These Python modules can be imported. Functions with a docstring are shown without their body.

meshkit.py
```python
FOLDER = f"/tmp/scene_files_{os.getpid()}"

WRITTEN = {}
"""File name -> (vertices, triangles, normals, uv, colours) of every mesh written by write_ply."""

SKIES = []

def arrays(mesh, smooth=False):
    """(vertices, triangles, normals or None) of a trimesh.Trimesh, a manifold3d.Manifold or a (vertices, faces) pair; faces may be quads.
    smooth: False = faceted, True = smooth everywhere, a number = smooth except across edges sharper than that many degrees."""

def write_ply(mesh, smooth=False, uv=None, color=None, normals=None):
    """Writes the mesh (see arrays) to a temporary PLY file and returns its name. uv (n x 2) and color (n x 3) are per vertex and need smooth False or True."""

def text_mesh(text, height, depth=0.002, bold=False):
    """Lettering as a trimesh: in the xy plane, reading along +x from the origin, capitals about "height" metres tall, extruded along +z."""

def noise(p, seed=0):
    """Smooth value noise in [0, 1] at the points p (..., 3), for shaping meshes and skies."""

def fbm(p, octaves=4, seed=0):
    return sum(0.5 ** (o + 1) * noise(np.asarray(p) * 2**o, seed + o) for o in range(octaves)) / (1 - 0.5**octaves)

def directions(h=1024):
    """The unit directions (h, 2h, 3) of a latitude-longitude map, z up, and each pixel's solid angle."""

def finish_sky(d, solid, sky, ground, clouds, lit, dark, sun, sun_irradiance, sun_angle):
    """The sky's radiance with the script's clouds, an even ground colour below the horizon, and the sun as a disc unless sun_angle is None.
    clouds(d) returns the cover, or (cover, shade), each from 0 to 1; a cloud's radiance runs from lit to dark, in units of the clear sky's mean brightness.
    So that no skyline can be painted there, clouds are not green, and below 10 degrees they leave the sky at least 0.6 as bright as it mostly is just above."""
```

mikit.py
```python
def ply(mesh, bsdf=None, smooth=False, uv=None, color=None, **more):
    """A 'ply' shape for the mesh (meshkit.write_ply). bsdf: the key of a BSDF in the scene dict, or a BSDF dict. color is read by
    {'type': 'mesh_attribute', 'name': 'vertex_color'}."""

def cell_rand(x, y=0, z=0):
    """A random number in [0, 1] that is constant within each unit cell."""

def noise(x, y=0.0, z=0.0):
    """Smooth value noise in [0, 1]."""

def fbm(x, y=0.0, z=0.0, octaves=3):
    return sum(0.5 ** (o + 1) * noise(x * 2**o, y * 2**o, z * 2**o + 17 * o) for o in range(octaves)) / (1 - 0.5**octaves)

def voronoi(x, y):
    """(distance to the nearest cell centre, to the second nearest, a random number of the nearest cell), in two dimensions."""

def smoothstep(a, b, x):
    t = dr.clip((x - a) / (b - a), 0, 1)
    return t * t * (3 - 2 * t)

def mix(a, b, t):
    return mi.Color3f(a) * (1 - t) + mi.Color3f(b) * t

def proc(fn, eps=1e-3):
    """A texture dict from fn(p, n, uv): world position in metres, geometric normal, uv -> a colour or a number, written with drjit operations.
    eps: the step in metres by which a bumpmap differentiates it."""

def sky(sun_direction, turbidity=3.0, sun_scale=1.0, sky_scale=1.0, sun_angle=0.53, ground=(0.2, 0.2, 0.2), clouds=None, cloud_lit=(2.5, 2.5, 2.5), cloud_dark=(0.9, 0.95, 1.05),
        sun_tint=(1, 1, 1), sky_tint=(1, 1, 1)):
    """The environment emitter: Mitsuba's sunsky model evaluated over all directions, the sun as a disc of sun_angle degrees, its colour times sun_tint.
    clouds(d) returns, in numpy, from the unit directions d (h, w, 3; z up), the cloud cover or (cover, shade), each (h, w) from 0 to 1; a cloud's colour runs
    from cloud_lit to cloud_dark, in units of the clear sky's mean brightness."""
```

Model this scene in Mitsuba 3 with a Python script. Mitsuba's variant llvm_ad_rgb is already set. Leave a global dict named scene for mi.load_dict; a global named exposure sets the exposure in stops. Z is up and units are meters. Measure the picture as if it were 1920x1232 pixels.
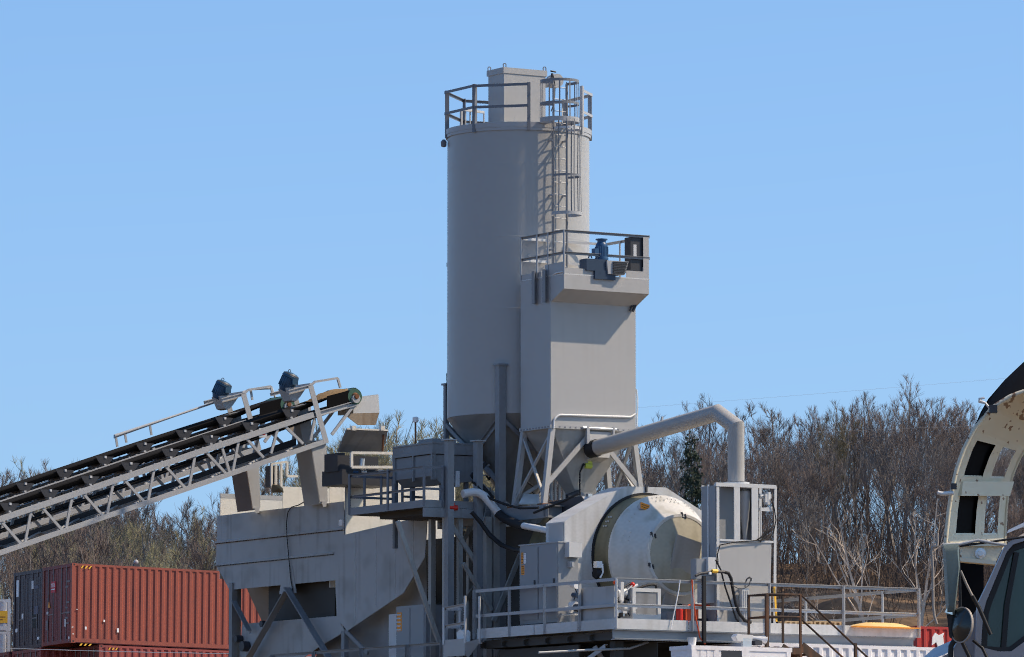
import math, random
import numpy as np, trimesh, drjit as dr, mitsuba as mi, mikit, meshkit
from shapely.geometry import Polygon
T = mi.ScalarTransform4f
# ---------------------------------------------------------------- camera, sky, exposure
FPX, TILT, EYE = 11000.0, math.atan(1084 / 11000.0), np.array([0, 0, 1.6])
fw = np.array([0, math.cos(TILT), math.sin(TILT)]); upv = np.array([0, -math.sin(TILT), math.cos(TILT)])
scene = {'type': 'scene'}
scene['camera'] = {'type': 'perspective', 'fov': 2 * math.degrees(math.atan(960 / FPX)), 'fov_axis': 'x', 'near_clip': 1.0, 'far_clip': 5000.0,
                   'to_world': T().look_at(origin=EYE.tolist(), target=(EYE + fw * 100).tolist(), up=[0, 0, 1])}
scene['sky'] = mikit.sky([1.12, -0.035, 1.31], turbidity=4.2, ground=(.11, .085, .06), sky_tint=(0.865, 1.115, 1.31), sun_tint=(1.0, 0.985, 0.96))
exposure = 1.9
labels = {}

# ---------------------------------------------------------------- frames: local (u, v, z) -> world
class Frame:
    def __init__(s, o, ang, roll=0.0):
        c, n = math.cos(ang), math.sin(ang)
        s.o = np.array(o, float); s.U = np.array([c, n, 0.]); s.V = np.array([-n, c, 0.]); s.Z = np.array([0, 0, 1.])
        if roll:
            r, q = math.cos(roll), math.sin(roll); U = s.U * r - s.Z * q; s.Z = s.Z * r + s.U * q; s.U = U
    def w(s, p):
        p = np.asarray(p, float); return s.o + p[..., :1] * s.U + p[..., 1:2] * s.V + p[..., 2:3] * s.Z
    def to(s, p):
        d = p - s.o; return np.array([d @ s.U, d @ s.V, d @ s.Z])
PLANT = Frame((0.163, 150, 0), 0.555)
FR = PLANT
def ray(x, y): return np.array([(x - 960) / FPX, 0, 0]) + upv * (616 - y) / FPX + fw
def hit(x, y, N, o):
    d = ray(x, y); return EYE + d * (((o - EYE) @ N) / (d @ N))
def pv(x, y, v): return FR.to(hit(x, y, FR.V, FR.o + FR.V * v))     # the point of the plane v = const seen there in the survey photograph
def pu(x, y, u): return FR.to(hit(x, y, FR.U, FR.o + FR.U * u))
def pz(x, y, z): return FR.to(hit(x, y, FR.Z, FR.o + FR.Z * z))
def py(x, y, Y): return hit(x, y, np.array([0, 1., 0]), np.array([0, Y, 0.]))

# ---------------------------------------------------------------- mesh builder
def unit(a): a = np.asarray(a, float); return a / max(np.linalg.norm(a), 1e-12)
BOXF = np.array([[0, 2, 3, 1], [4, 5, 7, 6], [0, 1, 5, 4], [2, 6, 7, 3], [0, 4, 6, 2], [1, 3, 7, 5]])
class M:
    def __init__(s): s.v, s.f, s.n = [], [], 0
    def add(s, v, f):
        v = np.asarray(v, float); f = np.asarray(f, int)
        if f.shape[1] == 4: f = np.vstack([f[:, [0, 1, 2]], f[:, [0, 2, 3]]])
        s.v.append(v); s.f.append(f + s.n); s.n += len(v); return s
    def tm(s, t): return s.add(t.vertices, t.faces)
    def box(s, u0, u1, v0, v1, z0, z1):
        return s.add([[u, v, z] for u in sorted((u0, u1)) for v in sorted((v0, v1)) for z in sorted((z0, z1))], BOXF[:, ::-1] if 0 else BOXF)
    def hexa(s, a, b):  # two quads, corresponding corners
        v = np.vstack([a, b]); return s.hull(v)
    def hull(s, p):
        h = trimesh.convex.convex_hull(np.asarray(p, float)); return s.tm(h)
    def beam(s, p, q, w, h=None, up=(0, 0, 1), off=(0, 0)):
        p, q = np.asarray(p, float), np.asarray(q, float); h = w if h is None else h
        d = unit(q - p); up = np.asarray(up, float)
        if abs(d @ up) > .95: up = np.array([0, 1., 0]) if abs(d[1]) < .9 else np.array([1., 0, 0])
        a = unit(np.cross(d, up)); b = np.cross(a, d)
        c = [o + a * (i * w / 2 + off[0]) + b * (j * h / 2 + off[1]) for o in (p, q) for i in (-1, 1) for j in (-1, 1)]
        return s.add(c, BOXF)
    def angle(s, p, q, w, t=.012, up=(0, 0, 1), flip=1):   # L section
        s.beam(p, q, w, t, up, (0, 0)); return s.beam(p, q, t, w, up, (flip * (w - t) / 2, -w / 2 - t / 2))
    def chan(s, p, q, h, w, t=.02, up=(0, 0, 1), flip=1):   # C section, web and two flanges
        s.beam(p, q, t, h, up); o = flip * (w / 2 + t / 2)
        s.beam(p, q, w, t, up, (o, h / 2 - t / 2)); return s.beam(p, q, w, t, up, (o, -h / 2 + t / 2))
    def tube(s, pts, r, n=10, cap=True):
        pts = np.asarray(pts, float); k = len(pts); r = np.broadcast_to(r, k)
        t = np.gradient(pts, axis=0) if k > 2 else np.repeat([pts[1] - pts[0]], 2, 0)
        t = t / np.linalg.norm(t, axis=1, keepdims=True)
        a = unit(np.cross(t[0], [0, 0, 1] if abs(t[0][2]) < .9 else [1, 0, 0])); V = []; th = np.arange(n) * 2 * np.pi / n
        for i in range(k):
            a = unit(a - t[i] * (a @ t[i])); b = np.cross(t[i], a)
            sc = 1.0
            if 0 < i < k - 1:
                e = unit(pts[i] - pts[i - 1]); sc = 1 / max(abs(e @ t[i]), .6)
            V.append(pts[i] + r[i] * (np.cos(th)[:, None] * a + np.sin(th)[:, None] * b) * (1 if sc < 1.02 else sc))
        i = np.arange(n); j = (i + 1) % n
        F = np.vstack([np.stack([i + q * n, j + q * n, j + q * n + n, i + q * n + n], 1) for q in range(k - 1)])
        V = np.vstack(V); s.add(V, F)
        if cap:
            for q, fl in ((0, 1), (k - 1, 0)):
                o = np.array([pts[q]]); v = np.vstack([V[q * n:q * n + n], o]); f = np.stack([j, i, i * 0 + n] if fl else [i, j, i * 0 + n], 1); s.add(v, f)
        return s
    def lathe(s, prof, o=(0, 0, 0), ax=(0, 0, 1), n=48, a0=0, a1=2 * np.pi):
        ax = unit(ax); a = unit(np.cross(ax, [0, 0, 1] if abs(ax[2]) < .9 else [0, 1, 0])); b = np.cross(ax, a)
        full = abs(a1 - a0 - 2 * np.pi) < 1e-6; k = n if full else n + 1
        th = a0 + np.arange(k) * (a1 - a0) / n; prof = np.asarray(prof, float); V = []
        for r, z in prof: V.append(np.asarray(o, float) + ax * z + r * (np.cos(th)[:, None] * a + np.sin(th)[:, None] * b))
        i = np.arange(n); j = (i + 1) % k
        F = np.vstack([np.stack([i + q * k, j + q * k, j + q * k + k, i + q * k + k], 1) for q in range(len(prof) - 1)])
        return s.add(np.vstack(V), F)
    def plate(s, pts, t, holes=(), side=0):   # planar polygon with thickness; side 0 centred, 1 / -1 along or against its normal
        pts = np.asarray(pts, float); o = pts[0]
        nn = np.zeros(3)
        for i in range(len(pts)): nn += np.cross(pts[i] - o, pts[(i + 1) % len(pts)] - o)
        nn = unit(nn); e = unit(pts[1] - pts[0]); e2 = np.cross(nn, e)
        fl = lambda P: [((p - o) @ e, (p - o) @ e2) for p in np.asarray(P, float)]
        m = trimesh.creation.extrude_polygon(Polygon(fl(pts), [fl(h) for h in holes]), t, engine='earcut')
        q = m.vertices; z = q[:, 2] + {0: -t / 2, 1: 0, -1: -t}[side]
        return s.add(o + q[:, :1] * e + q[:, 1:2] * e2 + z[:, None] * nn, m.faces)
    def ring(s, c, r, h, t, ax=(0, 0, 1), n=32, a0=0, a1=2 * np.pi):   # flat bar bent to a hoop, section h along ax, t radial
        pr = [(r, -h / 2), (r + t, -h / 2), (r + t, h / 2), (r, h / 2), (r, -h / 2)]
        return s.lathe(pr, c, ax, n, a0, a1)

def number(k):
    if k not in scene and k not in labels: return k
    i = 1
    while f'{k}_{i:03d}' in scene or f'{k}_{i:03d}' in labels: i += 1
    return f'{k}_{i:03d}'
def thing(name, label, cat, group=None, kind=None):
    k = number(name); labels[k] = {'label': label, 'category': cat}
    if group: labels[k]['group'] = group
    if kind: labels[k]['kind'] = kind
    return k
def put(key, m, mat, smooth=False, label=None, fix=True):
    v = np.vstack(m.v); f = np.vstack(m.f)
    t = trimesh.Trimesh(FR.w(v), f, process=False)
    scene[key] = mikit.ply(t, mat, smooth=smooth)
    if label: labels.setdefault(key, {})['label'] = label
    return key
def part(par, name, m, mat, smooth=False, label=None): return put(number(par + '__' + name), m, mat, smooth, label)
def solo(name, m, mat, label, cat, smooth=False, group=None):
    k = number(name); put(k, m, mat, smooth); labels[k] = {'label': label, 'category': cat}
    if group: labels[k]['group'] = group
    return k
def struct(name, m, mat, smooth=False):
    k = number(name); put(k, m, mat, smooth); labels[k] = {'kind': 'structure'}; return k
def lerp(a, b, t): return np.asarray(a, float) * (1 - t) + np.asarray(b, float) * t

# ---------------------------------------------------------------- materials
def mat(name, rgb, rough=.5, spec=.4, metal=0.0, **k):
    col = rgb if isinstance(rgb, dict) else {'type': 'rgb', 'value': list(rgb)}
    scene[name] = {'type': 'twosided', 'bsdf': {'type': 'principled', 'base_color': col, 'roughness': rough, 'specular': spec, 'metallic': metal, **k}}
def paint(name, c, dirt, amt=.5, rough=.45, sc=1.0, spec=.4, grain=.1):
    c, dirt = tuple(c), tuple(dirt)
    def fn(p, n, uv):
        a = mikit.fbm(p.x * 1.7 * sc + p.y * .9 * sc, p.y * .6 * sc, p.z * .55 * sc, 3)
        st = mikit.noise(p.x * 9 * sc + p.y * 7 * sc, 0., p.z * .7 * sc)
        fine = mikit.noise(p.x * 21 * sc, p.y * 21 * sc, p.z * 21 * sc)
        t = mikit.smoothstep(.46, .82, a * .62 + st * .38) * amt
        return mikit.mix(c, dirt, t) * (1 - grain / 2 + grain * fine)
    mat(name, mikit.proc(fn), rough, spec)
paint('grey_paint', (.37, .37, .37), (.29, .28, .265), .16, grain=.02)
paint('silo_paint', (.35, .353, .355), (.30, .295, .285), .14, .4, .6, grain=.02)
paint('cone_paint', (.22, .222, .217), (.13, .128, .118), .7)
def binfn(p, n, uv):
    q = p.x * .83 - p.y * .55
    b = mikit.smoothstep(.5, .85, mikit.noise(q * 1.1, p.y * 1.3, p.z * 1.9) * .7 + mikit.noise(q * 3.1, p.y * 3.3, p.z * 4.9) * .3) * .5 + mikit.smoothstep(.45, .85, mikit.fbm(q * .5, p.y * .6, p.z * .5, 3)) * .4
    st = mikit.smoothstep(.55, .85, mikit.noise(q * 7, p.y * 6, p.z * .5)) * .35
    return mikit.mix((.385, .39, .395), (.235, .23, .22), b + st) * (.975 + .05 * mikit.noise(p.x * 21, p.y * 21, p.z * 21))
mat('bin_paint', mikit.proc(binfn), .5)
paint('cream_paint', (.66, .645, .60), (.47, .44, .38), .6, .5)
paint('tower_paint', (.225, .235, .25), (.13, .125, .12), .6, .5)
paint('deck_metal', (.50, .51, .52), (.36, .35, .33), .5, .4, 1.2)
paint('rust_steel', (.065, .047, .038), (.20, .09, .045), .8, .8, 1.5, .2)
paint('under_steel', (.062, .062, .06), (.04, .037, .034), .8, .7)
paint('red_box', (.285, .072, .047), (.175, .055, .04), .75, .5)
paint('maroon_box', (.22, .055, .05), (.14, .04, .04), .7, .55)
paint('dark_box', (.072, .052, .058), (.055, .04, .043), .8, .5)
paint('pale_box', (.66, .66, .66), (.42, .36, .30), .6, .5)
paint('white_box', (.78, .76, .78), (.55, .52, .52), .5, .5)
mat('rail_paint', (.36, .37, .385), .45); mat('stair_brown', (.05, .042, .037), .7); mat('mid_rail', (.19, .20, .22), .45); mat('dark_rail', (.15, .16, .185), .45)
mat('steel', (.62, .63, .64), .32, .5, .6); mat('black_rubber', (.018, .018, .02), .6, .3); mat('belt', (.012, .012, .013), .8, .15)
mat('blue_motor', (.015, .065, .16), .4, .5); mat('teal_motor', (.016, .06, .115), .45, .5); mat('navy', (.022, .042, .08), .45)
mat('matte_black', (.008, .008, .009), .95, .05); mat('pulley_green', (.04, .10, .07), .45); mat('sand', (.20, .14, .08), .95, .1); mat('rust', (.19, .09, .05), .85, .1)
mat('orange', (.75, .28, .03), .5); mat('yellow', (.85, .48, .05), .45); mat('trough_yellow', (.66, .44, .17), .6); mat('red', (.55, .03, .02), .4); mat('orange_red', (.65, .09, .03), .5)
mat('hose_white', (.62, .62, .62), .45); mat('box_grey', (.24, .255, .275), .4); mat('box_light', (.52, .53, .54), .4); mat('charcoal', (.035, .037, .045), .5)
mat('white_label', (.8, .8, .8), .6); mat('black_ink', (.02, .02, .02), .6); mat('wood', (.45, .33, .2), .8, .2); mat('green_lime', (.45, .55, .08), .4)
# ================================================================ the plant: cement silo
R, ZB, ZT = 1.83, 14.05, 21.37
silo = thing('cement_silo', 'tall round grey steel silo with a railed top, standing behind the boxy dust collector', 'silo')
part(silo, 'shell', M().lathe([(R, ZB), (R, ZT)], n=96), 'silo_paint', True)
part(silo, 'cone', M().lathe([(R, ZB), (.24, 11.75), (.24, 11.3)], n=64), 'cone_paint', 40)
for yy in (300, 438, 574, 709):
    z = pv(952, yy, -1.83)[2]; part(silo, 'weld_seam', M().lathe([(R, z - .014), (R + .0025, z - .006), (R + .0025, z + .006), (R, z + .014)], n=96), 'silo_paint', 30)
for a in (.4, 2.5, 4.3):
    part(silo, 'shell_clip', M().box(R * math.cos(a) - .02, R * math.cos(a) + .02, R * math.sin(a) - .02, R * math.sin(a) + .02, 18, 18.1), 'silo_paint')
part(silo, 'roof', M().lathe([(0, ZT + .13), (R - .02, ZT + .02), (R + .01, ZT)], n=64), 'silo_paint', 40)
part(silo, 'rim_band', M().ring((0, 0, ZT - .03), R + .004, .11, .035, n=96), 'rail_paint', 40)
part(silo, 'toe_board', M().ring((0, 0, ZT + .055), R + .05, .13, .01, n=64), 'rail_paint', 40)
for i, (su, sv) in enumerate(((-1, -1), (-1, 1), (1, -1), (1, 1))):
    u, v = su * 1.36, sv * 1.33
    hl_, w_ = (14.95, .055) if (su, sv) == (-1, 1) else (15.25, .1)
    lg = part(silo, 'leg', M().box(u - w_, u + w_, v - w_, v + w_, 2, hl_), 'tower_paint')
    part(lg, 'cap_plate', M().box(u - w_ - .04, u + w_ + .04, v - w_ - .04, v + w_ + .04, hl_, hl_ + .05), 'tower_paint')
for (p, q) in (((-1.36, -1.33, 14), (-1.36, 1.33, 12.3)), ((-1.36, 1.33, 14), (-1.36, -1.33, 12.3)), ((1.36, -1.33, 14), (1.36, 1.33, 12.3)), ((-1.36, 1.33, 13.8), (1.36, 1.33, 12.3)), ((1.36, 1.33, 13.8), (-1.36, 1.33, 12.3)), ((-1.36, -1.33, 14.0), (.9, -1.33, 12.2))):
    part(silo, 'leg_brace', M().angle(p, q, .09), 'tower_paint')
# railing of the roof: an octagon, open at the ladder
def po(deg, r=1.9, z=0.): a = math.radians(deg) - .555; return np.array([r * math.sin(a) * 1.0, -r * math.cos(a), z])
def polar(deg, r, z):   # deg measured on the picture's azimuth: 0 faces the viewer, 90 is right
    a = math.radians(deg); X, Y = r * math.sin(a), -r * math.cos(a)
    c, n = math.cos(.555), math.sin(.555); return np.array([X * c + Y * n, -X * n + Y * c, z])
angs = [-81, -37, 8, 52, 96, 140, 183, 228]
rz = pv(887, 159, -.69)[2]
for a in angs:
    if a == 52: continue
    p = polar(a, 1.9, ZT - .1); part(silo, 'rail_post', M().angle(p, p + [0, 0, rz - ZT + .12], .085, .012, up=polar(a, 1, 0)), 'dark_rail' if a < 60 or a > 180 else 'rail_paint')
for z in (rz, rz - .55):
    for a, b in zip(angs, angs[1:] + angs[:1]):
        if 52 in (a, b): continue
        part(silo, 'guard_rail', M().angle(polar(a, 1.9, z), polar(b, 1.9, z), .06, .01), 'dark_rail' if a < 8 or a > 180 else 'rail_paint')
for a, b in ((52, 96),):
    for z in (rz, rz - .55): part(silo, 'guard_rail', M().angle(lerp(polar(52, 1.9, z), polar(96, 1.9, z), .35), polar(96, 1.9, z), .06, .01), 'rail_paint')
for a in (-122, -128, -134, -141, -149, 203, 196):
    p = polar(a, 1.74, ZT); part(silo, 'rail_bar', M().beam(p, p + [0, 0, rz - ZT - .3], .03 if a != -122 else .06), 'rail_paint')
part(silo, 'gate_rail', M().beam(polar(-122, 1.74, rz - .3), polar(-149, 1.74, rz - .3), .06), 'box_light'); part(silo, 'gate_rail', M().beam(polar(-122, 1.74, ZT + .12), polar(-149, 1.74, ZT + .12), .06), 'box_light')
for a in (61,):
    p = polar(a, 1.86, ZT - .1); part(silo, 'gate_post', M().angle(p, p + [0, 0, rz - ZT + .15], .12, .012), 'box_light')
# ladder on the side that faces the dust collector, with its safety cage
lv = -(R + .19)
for s in (-1, 1):
    part(silo, 'ladder_rail', M().box(s * .2 - .014, s * .2 + .014, lv - .035, lv + .035, 16.95, 22.45), 'mid_rail')
z = 17.2
while z < 22.4: part(silo, 'ladder_rung', M().tube([(-.2, lv, z), (.2, lv, z)], .0125, 6), 'box_light', True); z += .305
for z in (18.2, 19.6, 21.0): part(silo, 'ladder_bracket', M().box(-.215, -.185, lv, -R, z, z + .05).box(.185, .215, lv, -R, z, z + .05), 'rail_paint')
def hoop(z, rr, h, mt, wide=0.0):
    part(silo, 'cage_hoop', M().ring((0, lv - .28, z), rr, h, .012, n=28, a0=math.radians(-118), a1=math.radians(118)), mt, 40)
CX = M(); 
def cage_dir(d): return None
zs = dict(top=pv(1050, 155, lv)[2], mid=pv(1050, 197, lv)[2], wide=pv(1050, 228, lv)[2], low=pv(1060, 333, lv)[2], end=pv(1060, 404, lv)[2])
def arc(deg, rr, z): a = math.radians(deg); return np.array([rr * math.sin(a), lv - .30 - rr * math.cos(a), z])
def arc(deg, rr, z, c=(0, .30)): a = math.radians(deg); return np.array([c[0] + rr * math.sin(a), lv - c[1] - rr * math.cos(a), z])
TOPC = (-.10, .13)
def hoop2(z, rr, h, mt, c=(0, .30)):
    m = M(); st = np.linspace(-128, 128, 25); arc = lambda d, r_, z_: globals()['arc'](d, r_, z_, c)
    for a, b in zip(st, st[1:]):
        m.beam(arc(a, rr, z), arc(b, rr, z), .012, h)
    m.beam(arc(-128, rr, z), (-.2, lv, z), .012, h).beam(arc(128, rr, z), (.2, lv, z), .012, h)
    part(silo, 'cage_hoop', m, mt)
hoop2(zs['top'], .49, .07, 'mid_rail', TOPC); hoop2(zs['mid'], .49, .06, 'mid_rail', TOPC); hoop2(zs['wide'], .50, .12, 'rail_paint', TOPC)
hoop2(zs['low'], .36, .06, 'mid_rail'); hoop2(zs['end'], .38, .08, 'rail_paint'); hoop2(zs['wide'] - .22, .36, .06, 'box_light')
for a in (-128, -96, -64, -32, 0, 32, 64, 96, 128):
    part(silo, 'cage_bar', M().beam(arc(a, .38, zs['wide']), arc(a, .36, zs['low']), .03, .008, up=arc(a, 1, 0) - arc(a, 0, 0)).beam(arc(a, .36, zs['low']), arc(a, .38, zs['end']), .03, .008, up=arc(a, 1, 0) - arc(a, 0, 0)), 'mid_rail')
    part(silo, 'cage_bar', M().beam(arc(a, .49, zs['top'], TOPC), arc(a, .50, zs['wide'], TOPC), .035, .01, up=arc(a, 1, 0) - arc(a, 0, 0)), 'mid_rail')
# filter box on the roof
b0 = pv(945, 218, -.55); b1 = pv(1023, 222, -.55); bz = pv(945, 126, -.55)[2]; fu0, fu1 = b0[0], b1[0]; fz = ZT + .06
fb = part(silo, 'filter_box', M().box(fu0, fu1, -.55, .22, fz, bz - .14), 'grey_paint')
part(fb, 'lid', M().box(fu0 - .03, fu1 + .03, -.58, .25, bz - .15, bz), 'grey_paint')
part(fb, 'base_flange', M().box(fu0 - .04, fu1 + .04, -.60, .27, fz + .12, fz + .15), 'box_light')
part(fb, 'door_seam', M().box(fu0 + .04, fu1 - .04, -.556, -.553, fz + .55, fz + .556).box(fu0 + .3, fu0 + .32, -.56, -.553, fz + .2, fz + .34), 'rail_paint')
for (u, v) in ((fu0, -.55), (fu0, .2), (fu1 - .05, -.55)):
    m = M(); st = np.linspace(0, np.pi, 8)
    for a, b in zip(st, st[1:]): m.beam((u + .045 * math.cos(a) + .02, v, bz + .05 + .05 * math.sin(a)), (u + .045 * math.cos(b) + .02, v, bz + .05 + .05 * math.sin(b)), .02)
    m.box(u - .03, u - .01, v - .01, v + .01, bz, bz + .06).box(u + .05, u + .07, v - .01, v + .01, bz, bz + .06)
    part(fb, 'lifting_eye', m, 'dark_rail')
ex = pv(1040, 152, -.2)
part(silo, 'exhaust_hood', M().lathe([(0, -.16), (.17, -.16), (.19, 0), (.17, .16), (0, .16)], ex, (0, 1, 0), 24).tube([ex, ex - [.35, 0, .1]], .12, 14), 'grey_paint', 40)
part(silo, 'vent_valve', M().tube([ex + [-.25, -.2, .22], ex + [-.1, -.22, .2]], .022).box(ex[0] - .24, ex[0] - .2, -.45, -.4, ex[2] + .05, ex[2] + .16), 'charcoal', True)
part(silo, 'cable', M().tube([ex + [-.2, -.25, .1], ex + [-.16, -.28, -.2], ex + [-.2, -.3, -.6], ex + [-.3, -.3, -.85]], .012, 6), 'black_rubber', True)
part(silo, 'bell_bracket', M().lathe([(.02, 0), (.07, .02), (.08, .14), (.03, .2)], polar(-84, 1.93, ZT - .32), n=16), 'dark_rail', 40)

# ================================================================ dust collector in front of it
U0, U1, V0, V1, HB, HT = -1.11, 1.43, -3.33, -1.90, 13.63, 17.358
dc = thing('dust_collector', 'boxy grey dust collector on splayed legs with a railed top platform, before the round silo', 'dust collector')
part(dc, 'housing', M().box(U0, U1, V0, V1, HB, HT), 'grey_paint')
part(dc, 'flange', M().box(U0 - .03, U1 + .03, V0 - .03, V1 + .03, HB - .09, HB), 'grey_paint')
bl = M()
for k in range(10): bl.box(U0 - .045, U0 - .03, lerp(V0, V1, (k + .5) / 10) - .02, lerp(V0, V1, (k + .5) / 10) + .02, HB - .075, HB - .035)
for k in range(16): bl.box(lerp(U0, U1, (k + .5) / 16) - .02, lerp(U0, U1, (k + .5) / 16) + .02, V0 - .045, V0 - .03, HB - .075, HB - .035)
part(dc, 'bolt_row', bl, 'dark_rail'); labels[dc + '__bolt_row'] = {'kind': 'stuff'}
paint('hopper_paint', (.33, .325, .31), (.2, .195, .175), .6)
# hopper: pyramid down to the outlet
ob = [(-.08, -2.85, 12.0), (.42, -2.85, 12.0), (.42, -2.38, 12.0), (-.08, -2.38, 12.0)]
ot = [(U0 + .06, V0 + .04, HB - .09), (U1 - .06, V0 + .04, HB - .09), (U1 - .06, V1 - .04, HB - .09), (U0 + .06, V1 - .04, HB - .09)]
part(dc, 'hopper', M().hull(ot + ob), 'hopper_paint')
part(dc, 'outlet', M().box(-.08, .42, -2.85, -2.38, 11.2, 12.0).box(-.13, .47, -2.9, -2.33, 11.75, 11.82), 'tower_paint')
# platform: box girder that overhangs the front, underside sloping back to the housing
PZ0, PZ1, VF = 17.0, 17.36, -3.95
part(dc, 'platform_box', M().hull([(U0, VF, PZ0), (U1, VF, PZ0), (U0, VF, PZ1), (U1, VF, PZ1), (U0, V0 - .002, 16.72), (U1, V0 - .002, 16.72), (U0, V0 - .002, PZ1), (U1, V0 - .002, PZ1)]), 'grey_paint')
part(dc, 'deck', M().box(U0 - .01, U1 + .01, VF - .012, V1, PZ1, PZ1 + .025), 'box_light')
part(dc, 'toe_board', M().box(U0, -.02, VF, VF + .012, PZ1 + .025, PZ1 + .17), 'grey_paint'); part(dc, 'toe_board', M().box(.75, U1, VF, VF + .012, PZ1 + .025, PZ1 + .2), 'grey_paint')
part(dc, 'toe_board', M().box(U0 - .003, U0 + .01, VF, -3.05, PZ1 + .03, PZ1 + .32), 'grey_paint'); part(dc, 'toe_board', M().box(U0 - .003, U0 + .01, -2.9, V1, PZ1 + .03, PZ1 + .16), 'grey_paint')
for v in (-2.62, -3.12): part(dc, 'platform_bracket', M().angle((U0 - .06, v, 16.72), (U0 - .06, v, 17.55), .12, .012), 'tower_paint')
RT = 18.48
for (u, v, w) in ((U0, VF, .05), (U0, -2.68, .06), (U0, V1, .045), (U0, -3.2, .04), (U1, V1, .05), (U1, -2.6, .05)):
    part(dc, 'rail_post', M().angle((u, v, PZ1), (u, v, RT), w, .01, up=(0, 1, 0)), 'rail_paint')
part(dc, 'rail_post', M().box(U1 - .17, U1, VF, VF + .012, PZ1, RT - .04), 'grey_paint')
for z in (RT, RT - .55):
    part(dc, 'guard_rail', M().angle((U0 - .02, VF, z), (U1 + .02, VF, z), .055, .01, flip=-1), 'mid_rail')
    part(dc, 'guard_rail', M().angle((U0, VF, z), (U0, V1, z), .055, .01), 'mid_rail'); part(dc, 'guard_rail', M().angle((U1, VF, z), (U1, V1, z), .055, .01), 'rail_paint')
    part(dc, 'guard_rail', M().angle((U0, V1, z), (-.25, V1, z), .055, .01), 'box_light'); part(dc, 'guard_rail', M().angle((.3, V1, z), (U1, V1, z), .055, .01), 'rail_paint')
cl = M().tube([(U0 - .01, VF + .5, PZ1 + .02), (U0 - .03, VF + .3, PZ1 + .06), (U0 - .03, VF, PZ1 + .06)], .02, 8)
part(dc, 'conduit', cl, 'hose_white', True)
c1 = pv(1038, 803, V0 - .05); c2 = pv(1039, 786, V0 - .05); c3 = pv(1048, 778, V0 - .05); c4 = pv(1186, 782, V0 - .05); c5 = pv(1192, 776, V0 - .05)
part(dc, 'conduit', M().tube([c1, lerp(c1, c2, .9), lerp(c2, c3, .25), lerp(c2, c3, .75), lerp(c3, c4, .02), lerp(c3, c4, .97), c5], .028, 10), 'hose_white', True)
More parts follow.
